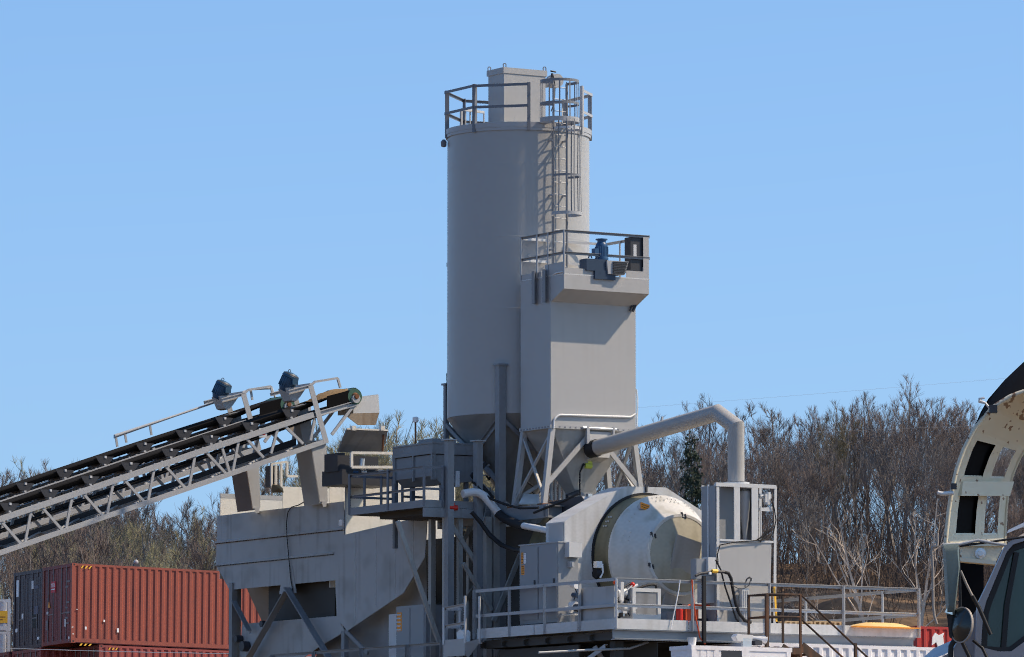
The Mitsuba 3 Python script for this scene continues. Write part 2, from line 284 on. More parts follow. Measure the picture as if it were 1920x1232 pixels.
w1 = [pv(x, y, V0 + .3) for x, y in ((1194, 800), (1195, 770), (1195, 745), (1193, 730))]
part(dc, 'conduit', M().tube(w1, .02, 8), 'hose_white', True)
cl1 = pv(1187, 573, V0 - .06); part(dc, 'cable_clamp', M().tube([cl1 + [-.1, 0, -.14], cl1 + [-.02, 0, .05], cl1 + [.05, 0, .12]], .02, 8).tube([cl1 + [-.03, -.03, -.15], cl1 + [.06, -.02, .0]], .035, 8).box(cl1[0] - .02, cl1[0] + .08, cl1[1] - .03, cl1[1] + .03, cl1[2] - .03, cl1[2] + .04), 'charcoal', 40)
part(dc, 'door_outline', M().box(-.2, .0, V0 - .004, V0 - .001, 14.2, 14.205).box(U0 + .3, U0 + .9, V0 - .003, V0, 13.95, 13.954), 'rail_paint')
# splayed legs, braces
LZ = 11.62
legs = {}
for (u, v, du, dv) in ((U0 + .06, V0 + .05, -.3, -.1), (U1 - .06, V0 + .05, .22, -.1), (U0 + .06, V1 - .05, -.26, .02), (U1 - .06, V1 - .05, .2, .02)):
    p, q = np.array((u, v, HB - .1)), np.array((u + du, v + dv, LZ)); legs[(u > 0, v > -3)] = (p, q)
    part(dc, 'leg', M().beam(p, q, .13, .13, up=(0, 1, 0)), 'grey_paint')
    part(dc, 'foot_plate', M().box(q[0] - .13, q[0] + .13, q[1] - .13, q[1] + .13, LZ - .02, LZ + .01), 'rust')
def lg(k, t): return lerp(*legs[k], t)
def br(p, q, w=.1): part(dc, 'brace', M().beam(p, q, w, .05, up=(0, 1, 0)), 'grey_paint')
top = np.array([.16, V0 + .02, HB - .2])
br(lg((False, False), .75), top - [.1, 0, 0], .12); br(lg((True, False), .75), top + [.1, 0, 0], .12)
br(lg((False, False), .05), lg((False, True), .92), .07); br(lg((False, True), .06), lg((False, False), .92), .07)
br(lg((True, False), .05), lg((True, True), .92), .09); br(lg((True, True), .05), lg((True, False), .92), .07)
br(lg((False, True), .9), lg((True, True), .1), .08)
# inlet box and its lid on the hopper front
i0 = pv(1100, 800, V0 - .02); i1 = pv(1146, 800, V0 - .02)
part(dc, 'inlet_box', M().hull([(i0[0], V0 - .02, 13.5), (i1[0], V0 - .02, 13.5), (i0[0], V0 + .3, 13.5), (i1[0], V0 + .3, 13.5), (i0[0] + .14, V0 - .1, 12.85), (i1[0] - .1, V0 - .1, 12.85), (i0[0] + .1, V0 + .6, 12.7), (i1[0] - .1, V0 + .6, 12.7)]), 'grey_paint')
part(dc, 'inlet_hinge', M().tube([(i0[0] - .15, V0 - .07, HB - .05), (i1[0] + .12, V0 - .07, HB - .05)], .035, 10), 'steel', True)
part(dc, 'inlet_tab', M().box(i0[0] - .05, i0[0] + .03, V0 - .12, V0 - .05, HB - .45, HB - .02).box(i1[0], i1[0] + .05, V0 - .12, V0 - .05, HB - .35, HB), 'rail_paint')
vb = pv(1102, 871, -3.02)
vi = part(dc, 'vibrator', M().tube([vb + [-.1, 0, -.03], vb + [.1, 0, -.03]], .075, 12).box(vb[0] - .02, vb[0] + .1, vb[1] - .05, vb[1] + .05, vb[2] - .02, vb[2] + .12), 'green_lime', 40)
part(dc, 'air_hose', M().tube([vb, vb + [-.15, -.05, 0], vb + [-.27, -.06, -.2], vb + [-.27, -.05, -.55], vb + [-.24, -.02, -.8]], .02, 8), 'black_rubber', True)
# fan set on the platform
fan = thing('exhaust_fan', 'blue motor on a navy fan box with a grey slatted outlet on the collector platform', 'fan')
f0 = pv(1100, 518, VF - .06); f1 = pv(1136, 484, VF - .06); fz0, fz1 = PZ1 - .05, pv(1100, 485, VF)[2]
part(fan, 'fan_box', M().box(f0[0], f1[0], VF - .06, VF + .28, PZ1 + .13, fz1), 'navy')
part(fan, 'skirt', M().box(lerp(f0[0], f1[0], .42), f1[0] + .28, VF - .075, VF + .24, fz0 - .02, PZ1 + .16), 'navy')
for t in (.25, .7):
    u = lerp(f0[0], f1[0], t); m = M()
    for a, b in zip(np.linspace(0, np.pi, 7), np.linspace(0, np.pi, 7)[1:]): m.beam((u + .05 * math.cos(a), VF, fz1 + .02 + .06 * math.sin(a)), (u + .05 * math.cos(b), VF, fz1 + .02 + .06 * math.sin(b)), .025)
    part(fan, 'lifting_lug', m, 'navy')
mc = pv(1128, 470, VF + .1)[0]; mz = pv(1120, 446, VF + .1)[2]; mo = (mc, VF + .1, fz1)
mo_ = part(fan, 'motor', M().lathe([(0, 0), (.17, 0), (.17, .06), (.155, .07), (.155, (mz - fz1) * .62), (.14, (mz - fz1) * .74), (.11, (mz - fz1) * .8), (.11, (mz - fz1) * .9), (.15, (mz - fz1) * .91), (.15, (mz - fz1) * .96), (0, mz - fz1)], mo, n=32), 'blue_motor', 35)
fn_ = M()
for k in range(24):
    a = k * math.pi / 12; fn_.beam((mc + .16 * math.cos(a), VF + .1 + .16 * math.sin(a), fz1 + .09), (mc + .16 * math.cos(a), VF + .1 + .16 * math.sin(a), fz1 + (mz - fz1) * .6), .012, .02)
part(mo_, 'cooling_fins', fn_, 'blue_motor'); part(mo_, 'terminal_box', M().box(mc - .26, mc - .14, VF + .0, VF + .16, fz1 + .12, fz1 + .28), 'blue_motor')
g0, g1 = pv(1138, 488, VF - .12), pv(1178, 486, VF - .12); gz0, gz1 = pv(1145, 515, VF)[2], g0[2]
part(fan, 'outlet_hood', M().hull([(g0[0] + .04, v_, gz0) for v_ in (VF - .12, VF + .2)] + [(g0[0], v_, gz1) for v_ in (VF - .12, VF + .2)] + [(g1[0] - .12, v_, gz0) for v_ in (VF - .14, VF + .2)] + [(g1[0], v_, gz1) for v_ in (VF - .14, VF + .2)]), 'rail_paint')
for k in range(8):
    z = lerp(gz0, gz1, (k + .6) / 8.4); t = (k + .6) / 8.4
    part(fan, 'slat', M().beam((lerp(g0[0], g1[0], .26), VF - .15, z), (lerp(g1[0] - .15, g1[0] - .03, t), VF - .16, z), .05, .022), 'charcoal')
# control panel
pn = thing('switch_cabinet', 'dark upright switch cabinet with a pale data plate, right end of the upper platform', 'switch cabinet')
p0, p1 = pv(1181, 508, VF + .1), pv(1206, 440, VF + .1)
part(pn, 'case', M().box(p0[0], p1[0], VF + .06, VF + .34, PZ1 + .18, RT - .05), 'charcoal')
part(pn, 'data_plate', M().box(p0[0] + .08, p0[0] + .17, VF + .052, VF + .06, RT - .55, RT - .24).box(p0[0] + .085, p0[0] + .165, VF + .048, VF + .052, RT - .5, RT - .44), 'box_light')
part(pn, 'handle', M().box(p1[0] - .06, p1[0] - .03, VF + .04, VF + .06, RT - .95, RT - .8), 'steel')

# ================================================================ duct and its support frame with the dust cyclone
DZ = pv(1380, 902, -8.2)
paint('duct_paint', (.36, .35, .335), (.24, .225, .2), .45, .38, 1.4)
duct = thing('dust_duct', 'long bent grey round pipe joining the dust collector to the frame beside the mixer', 'pipe')
ds = pv(1118, 840, V0 - .18); r = .205
uE = (pv(1380, 800, -8.3))[0]
k1 = pv(1345, 774, -7.6); k2 = pv(1380, 800, -8.3)
kp = [ds, lerp(ds, k1, .985), k1, lerp(k1, k2, .03)]
def mitre(m, P, r, n=28):
    P = [np.asarray(p, float) for p in P]; d = [unit(b - a) for a, b in zip(P, P[1:])]
    a = unit(np.cross(d[0], [0, 0, 1])); b = np.cross(d[0], a); th = np.arange(n) * 2 * np.pi / n
    ring = r * (np.cos(th)[:, None] * a + np.sin(th)[:, None] * b); prev = P[0] + ring; out = [prev]
    for i in range(1, len(P)):
        nn = unit(d[i - 1] + d[i]) if i < len(d) else d[-1]
        t = ((P[i] - prev) @ nn) / (d[i - 1] @ nn); prev = prev + t[:, None] * d[i - 1]; out.append(prev)
    i = np.arange(n); j = (i + 1) % n
    for A, B in zip(out, out[1:]): m.add(np.vstack([A, B]), np.stack([i, j, j + n, i + n], 1))
    return m
k3 = np.array([k2[0], k2[1], pv(1380, 903, -8.3)[2]])
part(duct, 'pipe_run', mitre(M(), [ds, k1, k2, k3], r), 'duct_paint', 40)
for t in (.36, .70):
    part(duct, 'pipe_flange', mitre(M(), [lerp(ds, k1, t - .004), lerp(ds, k1, t + .004)], r + .012), 'duct_paint', 40)
for p, q in ((k1, lerp(k1, k2, .5)), (k2, k3)):
    part(duct, 'weld_band', mitre(M(), [lerp(p, q, -.004), lerp(p, q, .012)], r + .006), 'rail_paint', 40)
part(duct, 'rubber_sleeve', mitre(M(), [lerp(ds, k1, -.05), lerp(ds, k1, .02)], r + .015).tm(trimesh.Trimesh()) if 0 else mitre(M(), [lerp(ds, k1, -.055), lerp(ds, k1, .012)], r + .014), 'black_rubber', 40)
part(duct, 'pipe_lug', M().box(*sum([[x - .02, x + .02] for x in lerp(ds, k1, .55)[:2]], []), lerp(ds, k1, .55)[2] + r, lerp(ds, k1, .55)[2] + r + .1), 'rail_paint')
# frame
VFm = -8.75
fr = thing('cyclone_frame', 'grey angle-iron frame holding a cyclone below the bent pipe, beside the mixing drum', 'frame')
a0, a1 = pv(1344, 910, VFm), pv(1453, 912, VFm); FZ = pv(1344, 907, VFm)[2]; fzb = pv(1400, 1172, VFm)[2]; fu0, fu1 = a0[0], a1[0]; FV1 = VFm + .66
zm = pv(1400, 1014, VFm)[2]
part(fr, 'top_beam', M().box(fu0 - .04, fu1 + .02, VFm - .03, VFm + .04, FZ - .06, FZ + .03), 'box_light')
part(fr, 'top_plate', M().box(fu0 + .35, fu1 - .3, VFm + .05, FV1, FZ, FZ + .04).lathe([(r + .12, FZ + .04), (r + .12, FZ + .09), (r, FZ + .09)], (k3[0], k3[1], 0), n=28), 'box_light')
for u, v in ((fu0, VFm), (fu1 - .06, VFm), (fu0, FV1), (fu1 - .06, FV1)):
    part(fr, 'post', M().angle((u + .03, v, fzb), (u + .03 - (.0 if u < .5 else -.05), v, FZ), .075, .012, up=(0, -1, 0)), 'box_light')
part(fr, 'cross_beam', M().box(fu0 + .06, fu1 - .06, VFm - .02, VFm + .03, zm - .03, zm + .02), 'box_light')
part(fr, 'side_panel', M().box(fu0 + .0, fu0 + .015, VFm + .06, FV1, zm - .1, FZ - .03), 'box_grey')
part(fr, 'side_panel', M().box(fu0 - .02, fu0, VFm + .35, VFm + .4, zm - .5, FZ), 'box_light'); part(fr, 'back_panel', M().box(fu0, fu1 - .12, FV1 - .05, FV1 - .03, zm, FZ - .03), 'tower_paint')
pw = [pv(x, y, VFm)[0] for x, y in ((1347, 950), (1376, 950), (1387, 950), (1409, 950), (1421, 950), (1426, 950))]
part(fr, 'front_sheet', M().box(pw[0], pw[1] + .25, VFm + .35, VFm + .37, zm + .02, FZ - .06), 'box_grey')
part(fr, 'post', M().box(pw[1], pw[2], VFm - .015, VFm + .01, zm + .02, FZ - .06), 'box_light'); part(fr, 'post', M().box(pw[3], pw[4], VFm - .015, VFm + .01, zm + .02, FZ - .06), 'box_light')
cyc = ((pw[2] + pw[3]) / 2 + .15, VFm + .25)
part(fr, 'inner_wall', M().box(pw[4] - .03, pw[4], VFm + .05, FV1 - .06, zm, FZ - .06), 'box_grey'); hz = FZ - zm
part(fr, 'cyclone', M().lathe([(.05, zm + .02), (.09, zm + hz * .3), (.125, zm + hz * .6), (.145, zm + hz * .84), (.135, zm + hz * .9), (.05, zm + hz * .93), (.05, FZ - .05)], (*cyc, 0), n=28), 'grey_paint', 35)
part(fr, 'cover_sheet', M().plate([(fu0 + .04, VFm + .02, fzb), (fu1 - .16, VFm + .02, fzb), (fu1 - .1, VFm + .02, zm - .03), (fu0 + .04, VFm + .02, zm - .03)], .012), 'grey_paint')
part(fr, 'cover_sheet', M().box(fu0 + .01, fu0 + .025, VFm + .06, FV1, fzb, zm - .1), 'box_grey')
bx = pv(1445, 940, VFm)
part(fr, 'shelf', M().hull([(pw[5], VFm, FZ - .55), (fu1 - .08, VFm, FZ - .5), (pw[5], VFm + .3, FZ - .55), (fu1 - .08, VFm + .3, FZ - .5), (pw[5], VFm, FZ - .62), (fu1 - .08, VFm, FZ - .62)]), 'box_light')
vm = part(fr, 'valve_motor', M().tube([(pw[5] + .03, VFm + .1, FZ - .25), (fu1 - .14, VFm + .1, FZ - .25)], .06, 12).tube([(fu1 - .2, VFm + .05, FZ - .15), (fu1 - .2, VFm + .05, FZ - .45)], .08, 12).box(fu1 - .3, fu1 - .12, VFm - .02, VFm + .02, FZ - .4, FZ - .2), 'box_light', 40)
part(fr, 'inner_post', M().box(pw[5], pw[5] + .035, VFm, VFm + .03, zm, FZ - .5), 'box_light')
cb = [pv(x, y, VFm - .05) for x, y in ((1446, 935), (1452, 955), (1455, 975), (1450, 1000), (1435, 1012), (1410, 1014), (1380, 1016), (1350, 1022), (1345, 1040), (1347, 1060))]
part(fr, 'cable', M().tube(cb, .014, 6), 'black_rubber', True)
part(fr, 'cable', M().tube([pv(x, y, VFm - .06) for x, y in ((1420, 1012), (1432, 1004), (1440, 990), (1436, 1004), (1425, 1016))], .02, 6), 'black_rubber', True)
# ================================================================ mixer platform
DU0, DU1, DV0, DV1, DZ0 = -2.83, 6.12, -9.0, -2.6, 8.24
dk = thing('mixer_platform', 'long grey steel work platform with toe boards and two-bar railing around the mixer', 'platform')
part(dk, 'deck_plate', M().box(DU0 + .02, DU1 - .02, DV0 + .02, DV1, DZ0 + .02, DZ0 + .05), 'deck_metal')
ZTOE = 8.49
for (p, q) in (((DU0, DV0, 0), (-.75, DV0, 0)), ((-.72, DV0, 0), (1.6, DV0, 0)), ((1.63, DV0, 0), (DU1, DV0, 0)), ((DU0, DV0, 0), (DU0, -7.3, 0)), ((DU0, -7.27, 0), (DU0, -5.3, 0)), ((DU0, -5.27, 0), (DU0, DV1, 0)), ((DU1, DV0, 0), (DU1, DV1, 0))):
    p, q = np.array(p, float), np.array(q, float); ud = abs(q[0] - p[0]) > .1
    m = M().box(p[0], q[0] if ud else p[0] + .012, p[1], q[1] if not ud else p[1] + .012, DZ0, ZTOE)
    m.box(p[0] - (0 if ud else .012), q[0] if ud else p[0], p[1] - (.012 if ud else 0), q[1] if not ud else p[1], DZ0 + .12, DZ0 + .135)
    part(dk, 'toe_board', m, 'deck_metal')
part(dk, 'edge_beam', M().chan((DU0 - .02, DV0 + .13, 8.12), (DU1 - .1, DV0 + .13, 8.12), .23, .1, flip=1), 'box_grey'); part(dk, 'edge_beam', M().chan((DU0 + .22, DV0 + .2, 8.1), (DU0 + .22, DV1, 8.1), .2, .1), 'under_steel')
part(dk, 'edge_beam', M().chan((DU1 - .15, DV0 + .13, 8.1), (DU1 - .15, DV1, 8.1), .2, .1), 'box_grey')
part(dk, 'beam_flange', M().box(DU0 - .02, 4.2, DV0 + .06, DV0 + .2, 7.985, 8.0), 'box_light')
RZ = 9.46
for x in (1155, 1298, 1442, 1581, 1722):
    u = pv(x, 1120, DV0)[0]; part(dk, 'rail_post', M().angle((u, DV0 - .015, DZ0), (u, DV0 - .015, RZ), .06 if x < 1200 else .085, .012, up=(0, 1, 0)), 'box_light' if x < 1200 else 'rail_paint')
for x in (889, 955, 1021, 1087):
    v = pu(x, 1130, DU0)[1]; part(dk, 'rail_post', M().angle((DU0 - .015, v, DZ0), (DU0 - .015, v, RZ), .075, .012, up=(-1, 0, 0), flip=-1).box(DU0 - .06, DU0 + .01, v - .045, v - .033, DZ0, RZ), 'rail_paint')
for x in (1511, 1655):
    v = pu(x, 1140, DU1)[1]; part(dk, 'rail_post', M().angle((DU1, v, DZ0), (DU1, v, RZ), .07, .012, up=(0, 1, 0)), 'box_light')
for z in (RZ, RZ - .62):
    part(dk, 'guard_rail', M().angle((DU0, DV0 - .01, z), (DU1 + .02, DV0 - .01, z), .065, .012, flip=-1), 'rail_paint' if z == RZ else 'box_light')
    part(dk, 'guard_rail', M().angle((DU0 - .01, DV0, z), (DU0 - .01, DV1, z), .065, .012, flip=-1), 'rail_paint')
    part(dk, 'guard_rail', M().angle((DU1, DV0, z), (DU1, -1.6, z), .065, .012), 'rail_paint')
for u in (-1.45, 1.45):
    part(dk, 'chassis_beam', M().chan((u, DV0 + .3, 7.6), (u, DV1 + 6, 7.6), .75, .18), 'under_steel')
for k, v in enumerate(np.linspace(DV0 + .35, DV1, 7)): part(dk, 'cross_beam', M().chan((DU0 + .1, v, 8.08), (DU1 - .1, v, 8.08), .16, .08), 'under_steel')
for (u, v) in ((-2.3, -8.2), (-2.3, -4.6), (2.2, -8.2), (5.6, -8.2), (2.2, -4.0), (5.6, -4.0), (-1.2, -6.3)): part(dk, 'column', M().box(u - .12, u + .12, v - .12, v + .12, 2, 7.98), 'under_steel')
for (p, q) in (((-2.6, -4.6, 6.6), (-2.6, -8.2, 7.9)), ((-2.3, -8.3, 6.8), (2.2, -8.3, 7.0)), ((-1, -7.9, 7.2), (1.9, -8.1, 6.7)), ((-2.5, -7.6, 7.9), (-2.1, -8.0, 7.0))): part(dk, 'brace', M().angle(p, q, .1), 'rail_paint')
part(dk, 'under_pipe', M().tube([pv(x, y, -8.4) for x, y in ((1010, 1224), (1100, 1219), (1180, 1216), (1215, 1204))], .03, 8), 'rail_paint', True)
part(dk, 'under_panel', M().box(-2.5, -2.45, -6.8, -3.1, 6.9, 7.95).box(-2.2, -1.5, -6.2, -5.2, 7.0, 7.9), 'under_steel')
# low landing at the far left corner of the platform
ld = thing('step_landing', 'small railed step landing at the left end of the mixer platform', 'landing')
LU = -3.35; v0, v1 = pu(872, 1200, LU)[1], pu(832, 1200, LU)[1]; lz = pu(850, 1208, LU)[2]; lt = pu(850, 1138, LU)[2]
part(ld, 'floor', M().box(LU, DU0 - .02, v0, v1, lz, lz + .04), 'deck_metal'); part(ld, 'skirt', M().box(LU - .012, LU, v0, v1, lz - .3, lz + .12), 'grey_paint')
part(ld, 'skirt', M().hull([(LU, v0 - .012, lz - .3), (LU, v0, lz + .02), (DU0, v0 - .012, 8.26), (DU0, v0, 8.26), (LU, v0 - .012, lz + .02), (LU + .1, v0, lz - .35)]), 'grey_paint')
for (u, v) in ((LU, v0), (LU, v1), (DU0 - .05, v1), (DU0 - .1, v0)): part(ld, 'rail_post', M().angle((u, v, lz), (u, v, lt + (.25 if v == v0 else 0)), .07, .012, up=(0, 1, 0)), 'box_light')
for z in (lt, lt - .45): part(ld, 'guard_rail', M().angle((LU, v0, z + .06), (LU, v1, z), .06, .012), 'rail_paint'); part(ld, 'guard_rail', M().angle((LU, v1, z), (DU0, v1, z), .06, .012), 'box_light')
part(ld, 'pale_sack', M().hull([pu(x, y, LU + .25) + [du, 0, 0] for x, y in ((856, 1186), (864, 1180), (869, 1184), (869, 1204), (857, 1203)) for du in (0, .2)]), 'white_label', 60)

# ================================================================ mixing drum
VD, UC, ZC = -5.65, 0.0, 0.0
cpx = pv(1211, 1046, VD); UC, ZC = cpx[0], cpx[2]; R1 = 1.60
drum = thing('mixing_drum', 'big cream round mixing drum with a dirt-streaked cone front, set in an eight-sided grey cover', 'mixing drum')
def cream(name, c, c2):
    def fn(p, n, uv):
        st = mikit.noise(p.x * 6, p.y * 6, p.z * .9) * .6 + mikit.fbm(p.x * 1.3, p.y * 1.3, p.z * 1.6, 3) * .6
        t = mikit.smoothstep(.5, .95, st)
        return mikit.mix(c, c2, t * .8) * (.94 + .12 * mikit.noise(p.x * 18, p.y * 18, p.z * 18))
    mat(name, mikit.proc(fn), .42, .45)
cream('drum_cream', (.53, .52, .49), (.39, .37, .31)); cream('drum_dirty', (.17, .15, .09), (.085, .068, .032)); cream('drum_face', (.36, .335, .26), (.2, .175, .11))
part(drum, 'body', M().lathe([(R1 - .1, -3.2), (R1 - .04, -.2), (R1 - .05, .05)], (UC, VD, ZC), (0, -1, 0), 80), 'drum_dirty', 40)
part(drum, 'shell_ring', M().lathe([(R1 - .05, .05), (R1 - .09, .42), (R1 - .11, .60)], (UC, VD, ZC), (0, -1, 0), 80), 'drum_dirty', 40)
part(drum, 'front_cone', M().lathe([(R1 - .105, .60), (R1 - .085, .62), (R1 - .085, .70), (.99, 1.52)], (UC, VD, ZC), (0, -1, 0), 96), 'drum_cream', 25)
part(drum, 'mouth_ring', M().lathe([(.99, 1.52), (1.0, 1.53), (1.0, 1.62), (.93, 1.62)], (UC, VD, ZC), (0, -1, 0), 72), 'drum_cream', 30)
part(drum, 'end_face', M().lathe([(.93, 1.60), (.3, 1.72), (0, 1.74)], (UC, VD, ZC), (0, -1, 0), 72), 'drum_face', 40)
def dp(r, a, d): a = math.radians(a); return np.array([UC + r * math.sin(a), VD - d, ZC + r * math.cos(a)])
def rr(d): return lerp(R1 - .085, .99, (d - .7) / .82)
bo = M()
for a, d in ((-48, .8), (-8, .8), (8, .86), (-70, .95), (30, .8)):
    for i in range(2):
        for j in range(3): q = dp(rr(d + i * .12) + .012, a + j * 5 - 5, d + i * .15); bo.tm(trimesh.creation.icosphere(1, .017).apply_translation(q))
for a in (-62, -57, -52): 
    for d in (.2, .3): bo.tm(trimesh.creation.icosphere(1, .024).apply_translation(dp(R1 - .05, a, d)))
part(drum, 'bolts', bo, 'drum_cream', True); labels['mixing_drum__bolts'] = {'kind': 'stuff'}
for a in (-62, 2, -108):
    q = dp(.97, a, 1.56); m = M().beam(q + [-.04, -.05, .07], q + [.02, -.04, -.06], .035, .05).beam(q + [.06, -.06, .03], q + [.09, -.05, -.08], .035, .05).beam(q + [-.06, -.03, 0], q + [.1, -.05, -.02], .02)
    part(drum, 'latch', m, 'charcoal')
o = pv(1209, 950, VD - 1.02)
bp4 = [o + np.array([a, -.02 * b, -a * .28 + b]) for a, b in ((-.13, -.075), (.13, -.075), (.13, .075), (-.13, .075))]
br_ = part(drum, 'marker_bracket', M().hull([p + [0, d, 0] for p in bp4 for d in (0, .02)] + [o + [a, .45, -.12] for a in (-.06, .06)]), 'rail_paint')
part(br_, 'orange_plate', M().plate([p - [0, .012, 0] for p in bp4], .012), 'orange')
for t in (.25, .6): part(br_, 'dark_stripe', M().plate([lerp(lerp(bp4[0], bp4[3], t), lerp(bp4[1], bp4[2], t), s_) + [0, -.02, dz] for s_, dz in ((.1, 0), (.9, 0), (.9, .02), (.1, .02))], .006), 'rust')
ch = [pv(x, y, VD - 1.95) for x, y in ((1270, 1002), (1316, 1018))]; ch += [lerp(ch[1], ch[0], -.3) - [0, -.4, .9]] if 0 else [pv(1292, 1168, VD - 1.25), pv(1236, 1168, VD - 1.25)]
part(drum, 'chute_plate', M().hull([p + [0, d, 0] for p in ch for d in (0, .05)]), 'hopper_paint')
part(drum, 'chute_plate', M().box(ch[3][0], ch[3][0] + .5, VD - 1.6, VD - 1.2, 8.4, 8.8), 'box_grey')
# eight-sided cover
op = [pv(x, y, VD) for x, y in ((1058, 1168), (1058, 978), (1071, 968), (1150, 923), (1174, 912), (1248, 914), (1277, 933))]
op += [np.array([2 * UC - p[0], VD, p[2]]) for p in (op[2], op[1], op[0])]
hole = [dp(R1, a, 0) for a in np.linspace(0, 360, 65)[:-1]]
part(drum, 'cover_front', M().plate(op, .03, [hole]), 'deck_metal')
rim = M()
for i in range(len(op) - 1): rim.add([op[i], op[i + 1], op[i + 1] + [0, .85, 0], op[i] + [0, .85, 0]], [[0, 1, 2, 3]])
part(drum, 'cover_rim', rim, 'deck_metal'); part(drum, 'rubber_seal', M().ring((UC, VD - .03, ZC), R1 - .06, .04, .075, (0, 1, 0), 72), 'black_rubber', 40)
part(drum, 'cover_side', M().box(op[1][0] - .02, op[1][0] - .005, VD + .02, VD + .7, 8.4, op[1][2] - .02), 'grey_paint')
part(drum, 'cover_clip', M().box(UC - .03, UC + .02, VD - .06, VD - .02, op[4][2] - .12, op[4][2] + .06), 'charcoal')
part(drum, 'bearing_box', M().box(op[0][0], op[0][0] + .32, VD - .25, VD - .03, 9.2, 10.0), 'grey_paint')
wb = pv(1112, 1065, VD - .3)
part(drum, 'drive_guard', M().box(wb[0] - .02, wb[0] + .14, VD - .5, VD - .35, wb[2], wb[2] + .16).tube([wb + [.14, -.2, .1], wb + [.16, -.2, -.1], wb + [.08, -.2, -.25]], .025, 8), 'white_label'); part(drum, 'drive_motor', M().tube([wb + [-.02, -.1, -.14], wb + [.12, -.1, -.14]], .12, 14), 'black_rubber', 40)
for s in (-1, 1): part(drum, 'roller_stand', M().hull([(UC + s * 1.3, VD - .3, 8.3), (UC + s * .6, VD - .3, 8.3), (UC + s * 1.2, VD + .4, 8.3), (UC + s * .6, VD + .4, 8.3), (UC + s * 1.1, VD - .2, 9.1), (UC + s * 1.1, VD + .2, 9.1)]), 'under_steel')
part(drum, 'trough', M().box(UC - 1.5, UC + 1.5, VD - .9, VD + .5, 8.3, 8.62), 'under_steel')
# charging hopper behind the drum cover
hp = thing('charging_hopper', 'dark box hopper with a pale front plate, just behind the drum cover', 'hopper')
hv = -4.5; h0 = pv(1090, 930, hv); h1 = pv(1140, 932, hv); hl = pu(1030, 942, h0[0])
part(hp, 'side_plate', M().plate([h0, (h0[0], hl[1], hl[2]), (h0[0], hl[1], 10.9), (h0[0], hv - .5, 11.05), (h0[0], hv - .35, 11.5)], .02), 'charcoal')
part(hp, 'front_plate', M().box(h0[0] + .01, h1[0] + .6, hv - .02, hv, 10.9, h0[2] - .01), 'white_box')
part(hp, 'body', M().box(h0[0] + .02, h1[0] + .6, hv + .01, hl[1], 10.4, h0[2] - .06), 'charcoal')
gt = thing('gate_cylinder', 'small steel slide gate below the outlet of the dust collector', 'valve')
q = pv(1095, 922, -2.9)
part(gt, 'body', M().box(q[0] - .3, q[0] + .25, -3.1, -2.3, 11.68, 11.74).box(q[0] + .0, q[0] + .12, -3.1, -2.98, 11.5, 11.95), 'steel'); part(gt, 'arm', M().tube([q + [-.5, 0, -.15], q + [-.15, 0, -.02]], .07, 10), 'charcoal', 40)

# ================================================================ electrical cabinet
CU = -2.6; cc = pu(1047, 1166, CU); cb_ = pu(975, 1160, CU); cz1 = pu(1047, 1017, CU)[2]; cu1 = pv(1084, 1100, cc[1])[0]; cz0 = cc[2]
cab = thing('electrical_cabinet', 'tall grey electrical cabinet with orange warning stickers, behind the left railing of the mixer platform', 'electrical cabinet')
part(cab, 'case', M().box(CU, cu1, cc[1], cb_[1], cz0, cz1), 'box_grey')
part(cab, 'top', M().box(CU - .03, cu1 + .02, cc[1] - .03, cb_[1] + .03, cz1, cz1 + .03), 'rail_paint')
for t in (0, 1):
    va, vb2 = lerp(cc[1], cb_[1], t * .5 + .015), lerp(cc[1], cb_[1], t * .5 + .485)
    d = part(cab, 'door', M().box(CU - .025, CU, va, vb2, cz0 + .1, cz1 - .06), 'box_grey'); part(d, 'handle', M().box(CU - .05, CU - .025, lerp(va, vb2, .12), lerp(va, vb2, .18), lerp(cz0, cz1, .45), lerp(cz0, cz1, .55)), 'charcoal')
for (x0, x1, y0, y1, mt) in ((977, 981, 1036, 1058, 'orange'), (982, 986, 1037, 1057, 'white_label'), (977, 983, 1060, 1078, 'orange')):
    a, b = pu(x0, y1, CU - .03), pu(x1, y0, CU - .03); st = part(cab, 'warning_sticker', M().box(CU - .029, CU - .026, a[1], b[1], a[2], b[2]), mt)
    k = M()
    for i in range(4): k.box(CU - .031, CU - .029, lerp(a[1], b[1], .15), lerp(a[1], b[1], .85), lerp(a[2], b[2], .12 + i * .24), lerp(a[2], b[2], .2 + i * .24))
    part(st, 'print', k, 'rust' if mt == 'orange' else 'box_light')
a, b = pv(1059, 1045, cc[1]), pv(1083, 1018, cc[1]); part(cab, 'junction_box', M().box(a[0], b[0], cc[1] - .2, cc[1], a[2], b[2]), 'box_light')
a, b = pv(1064, 1064, cc[1]), pv(1072, 1053, cc[1]); part(cab, 'isolator_switch', M().box(a[0], b[0], cc[1] - .12, cc[1], a[2], b[2]).box(a[0] + .03, b[0] - .03, cc[1] - .16, cc[1] - .12, a[2] + .02, b[2] - .02), 'rail_paint')
for u in (CU + .08, cu1 - .1): part(cab, 'foot', M().box(u, u + .05, cc[1] + .1, cc[1] + .2, DZ0 + .05, cz0).box(u, u + .05, cb_[1] - .2, cb_[1] - .1, DZ0 + .05, cz0), 'rail_paint')
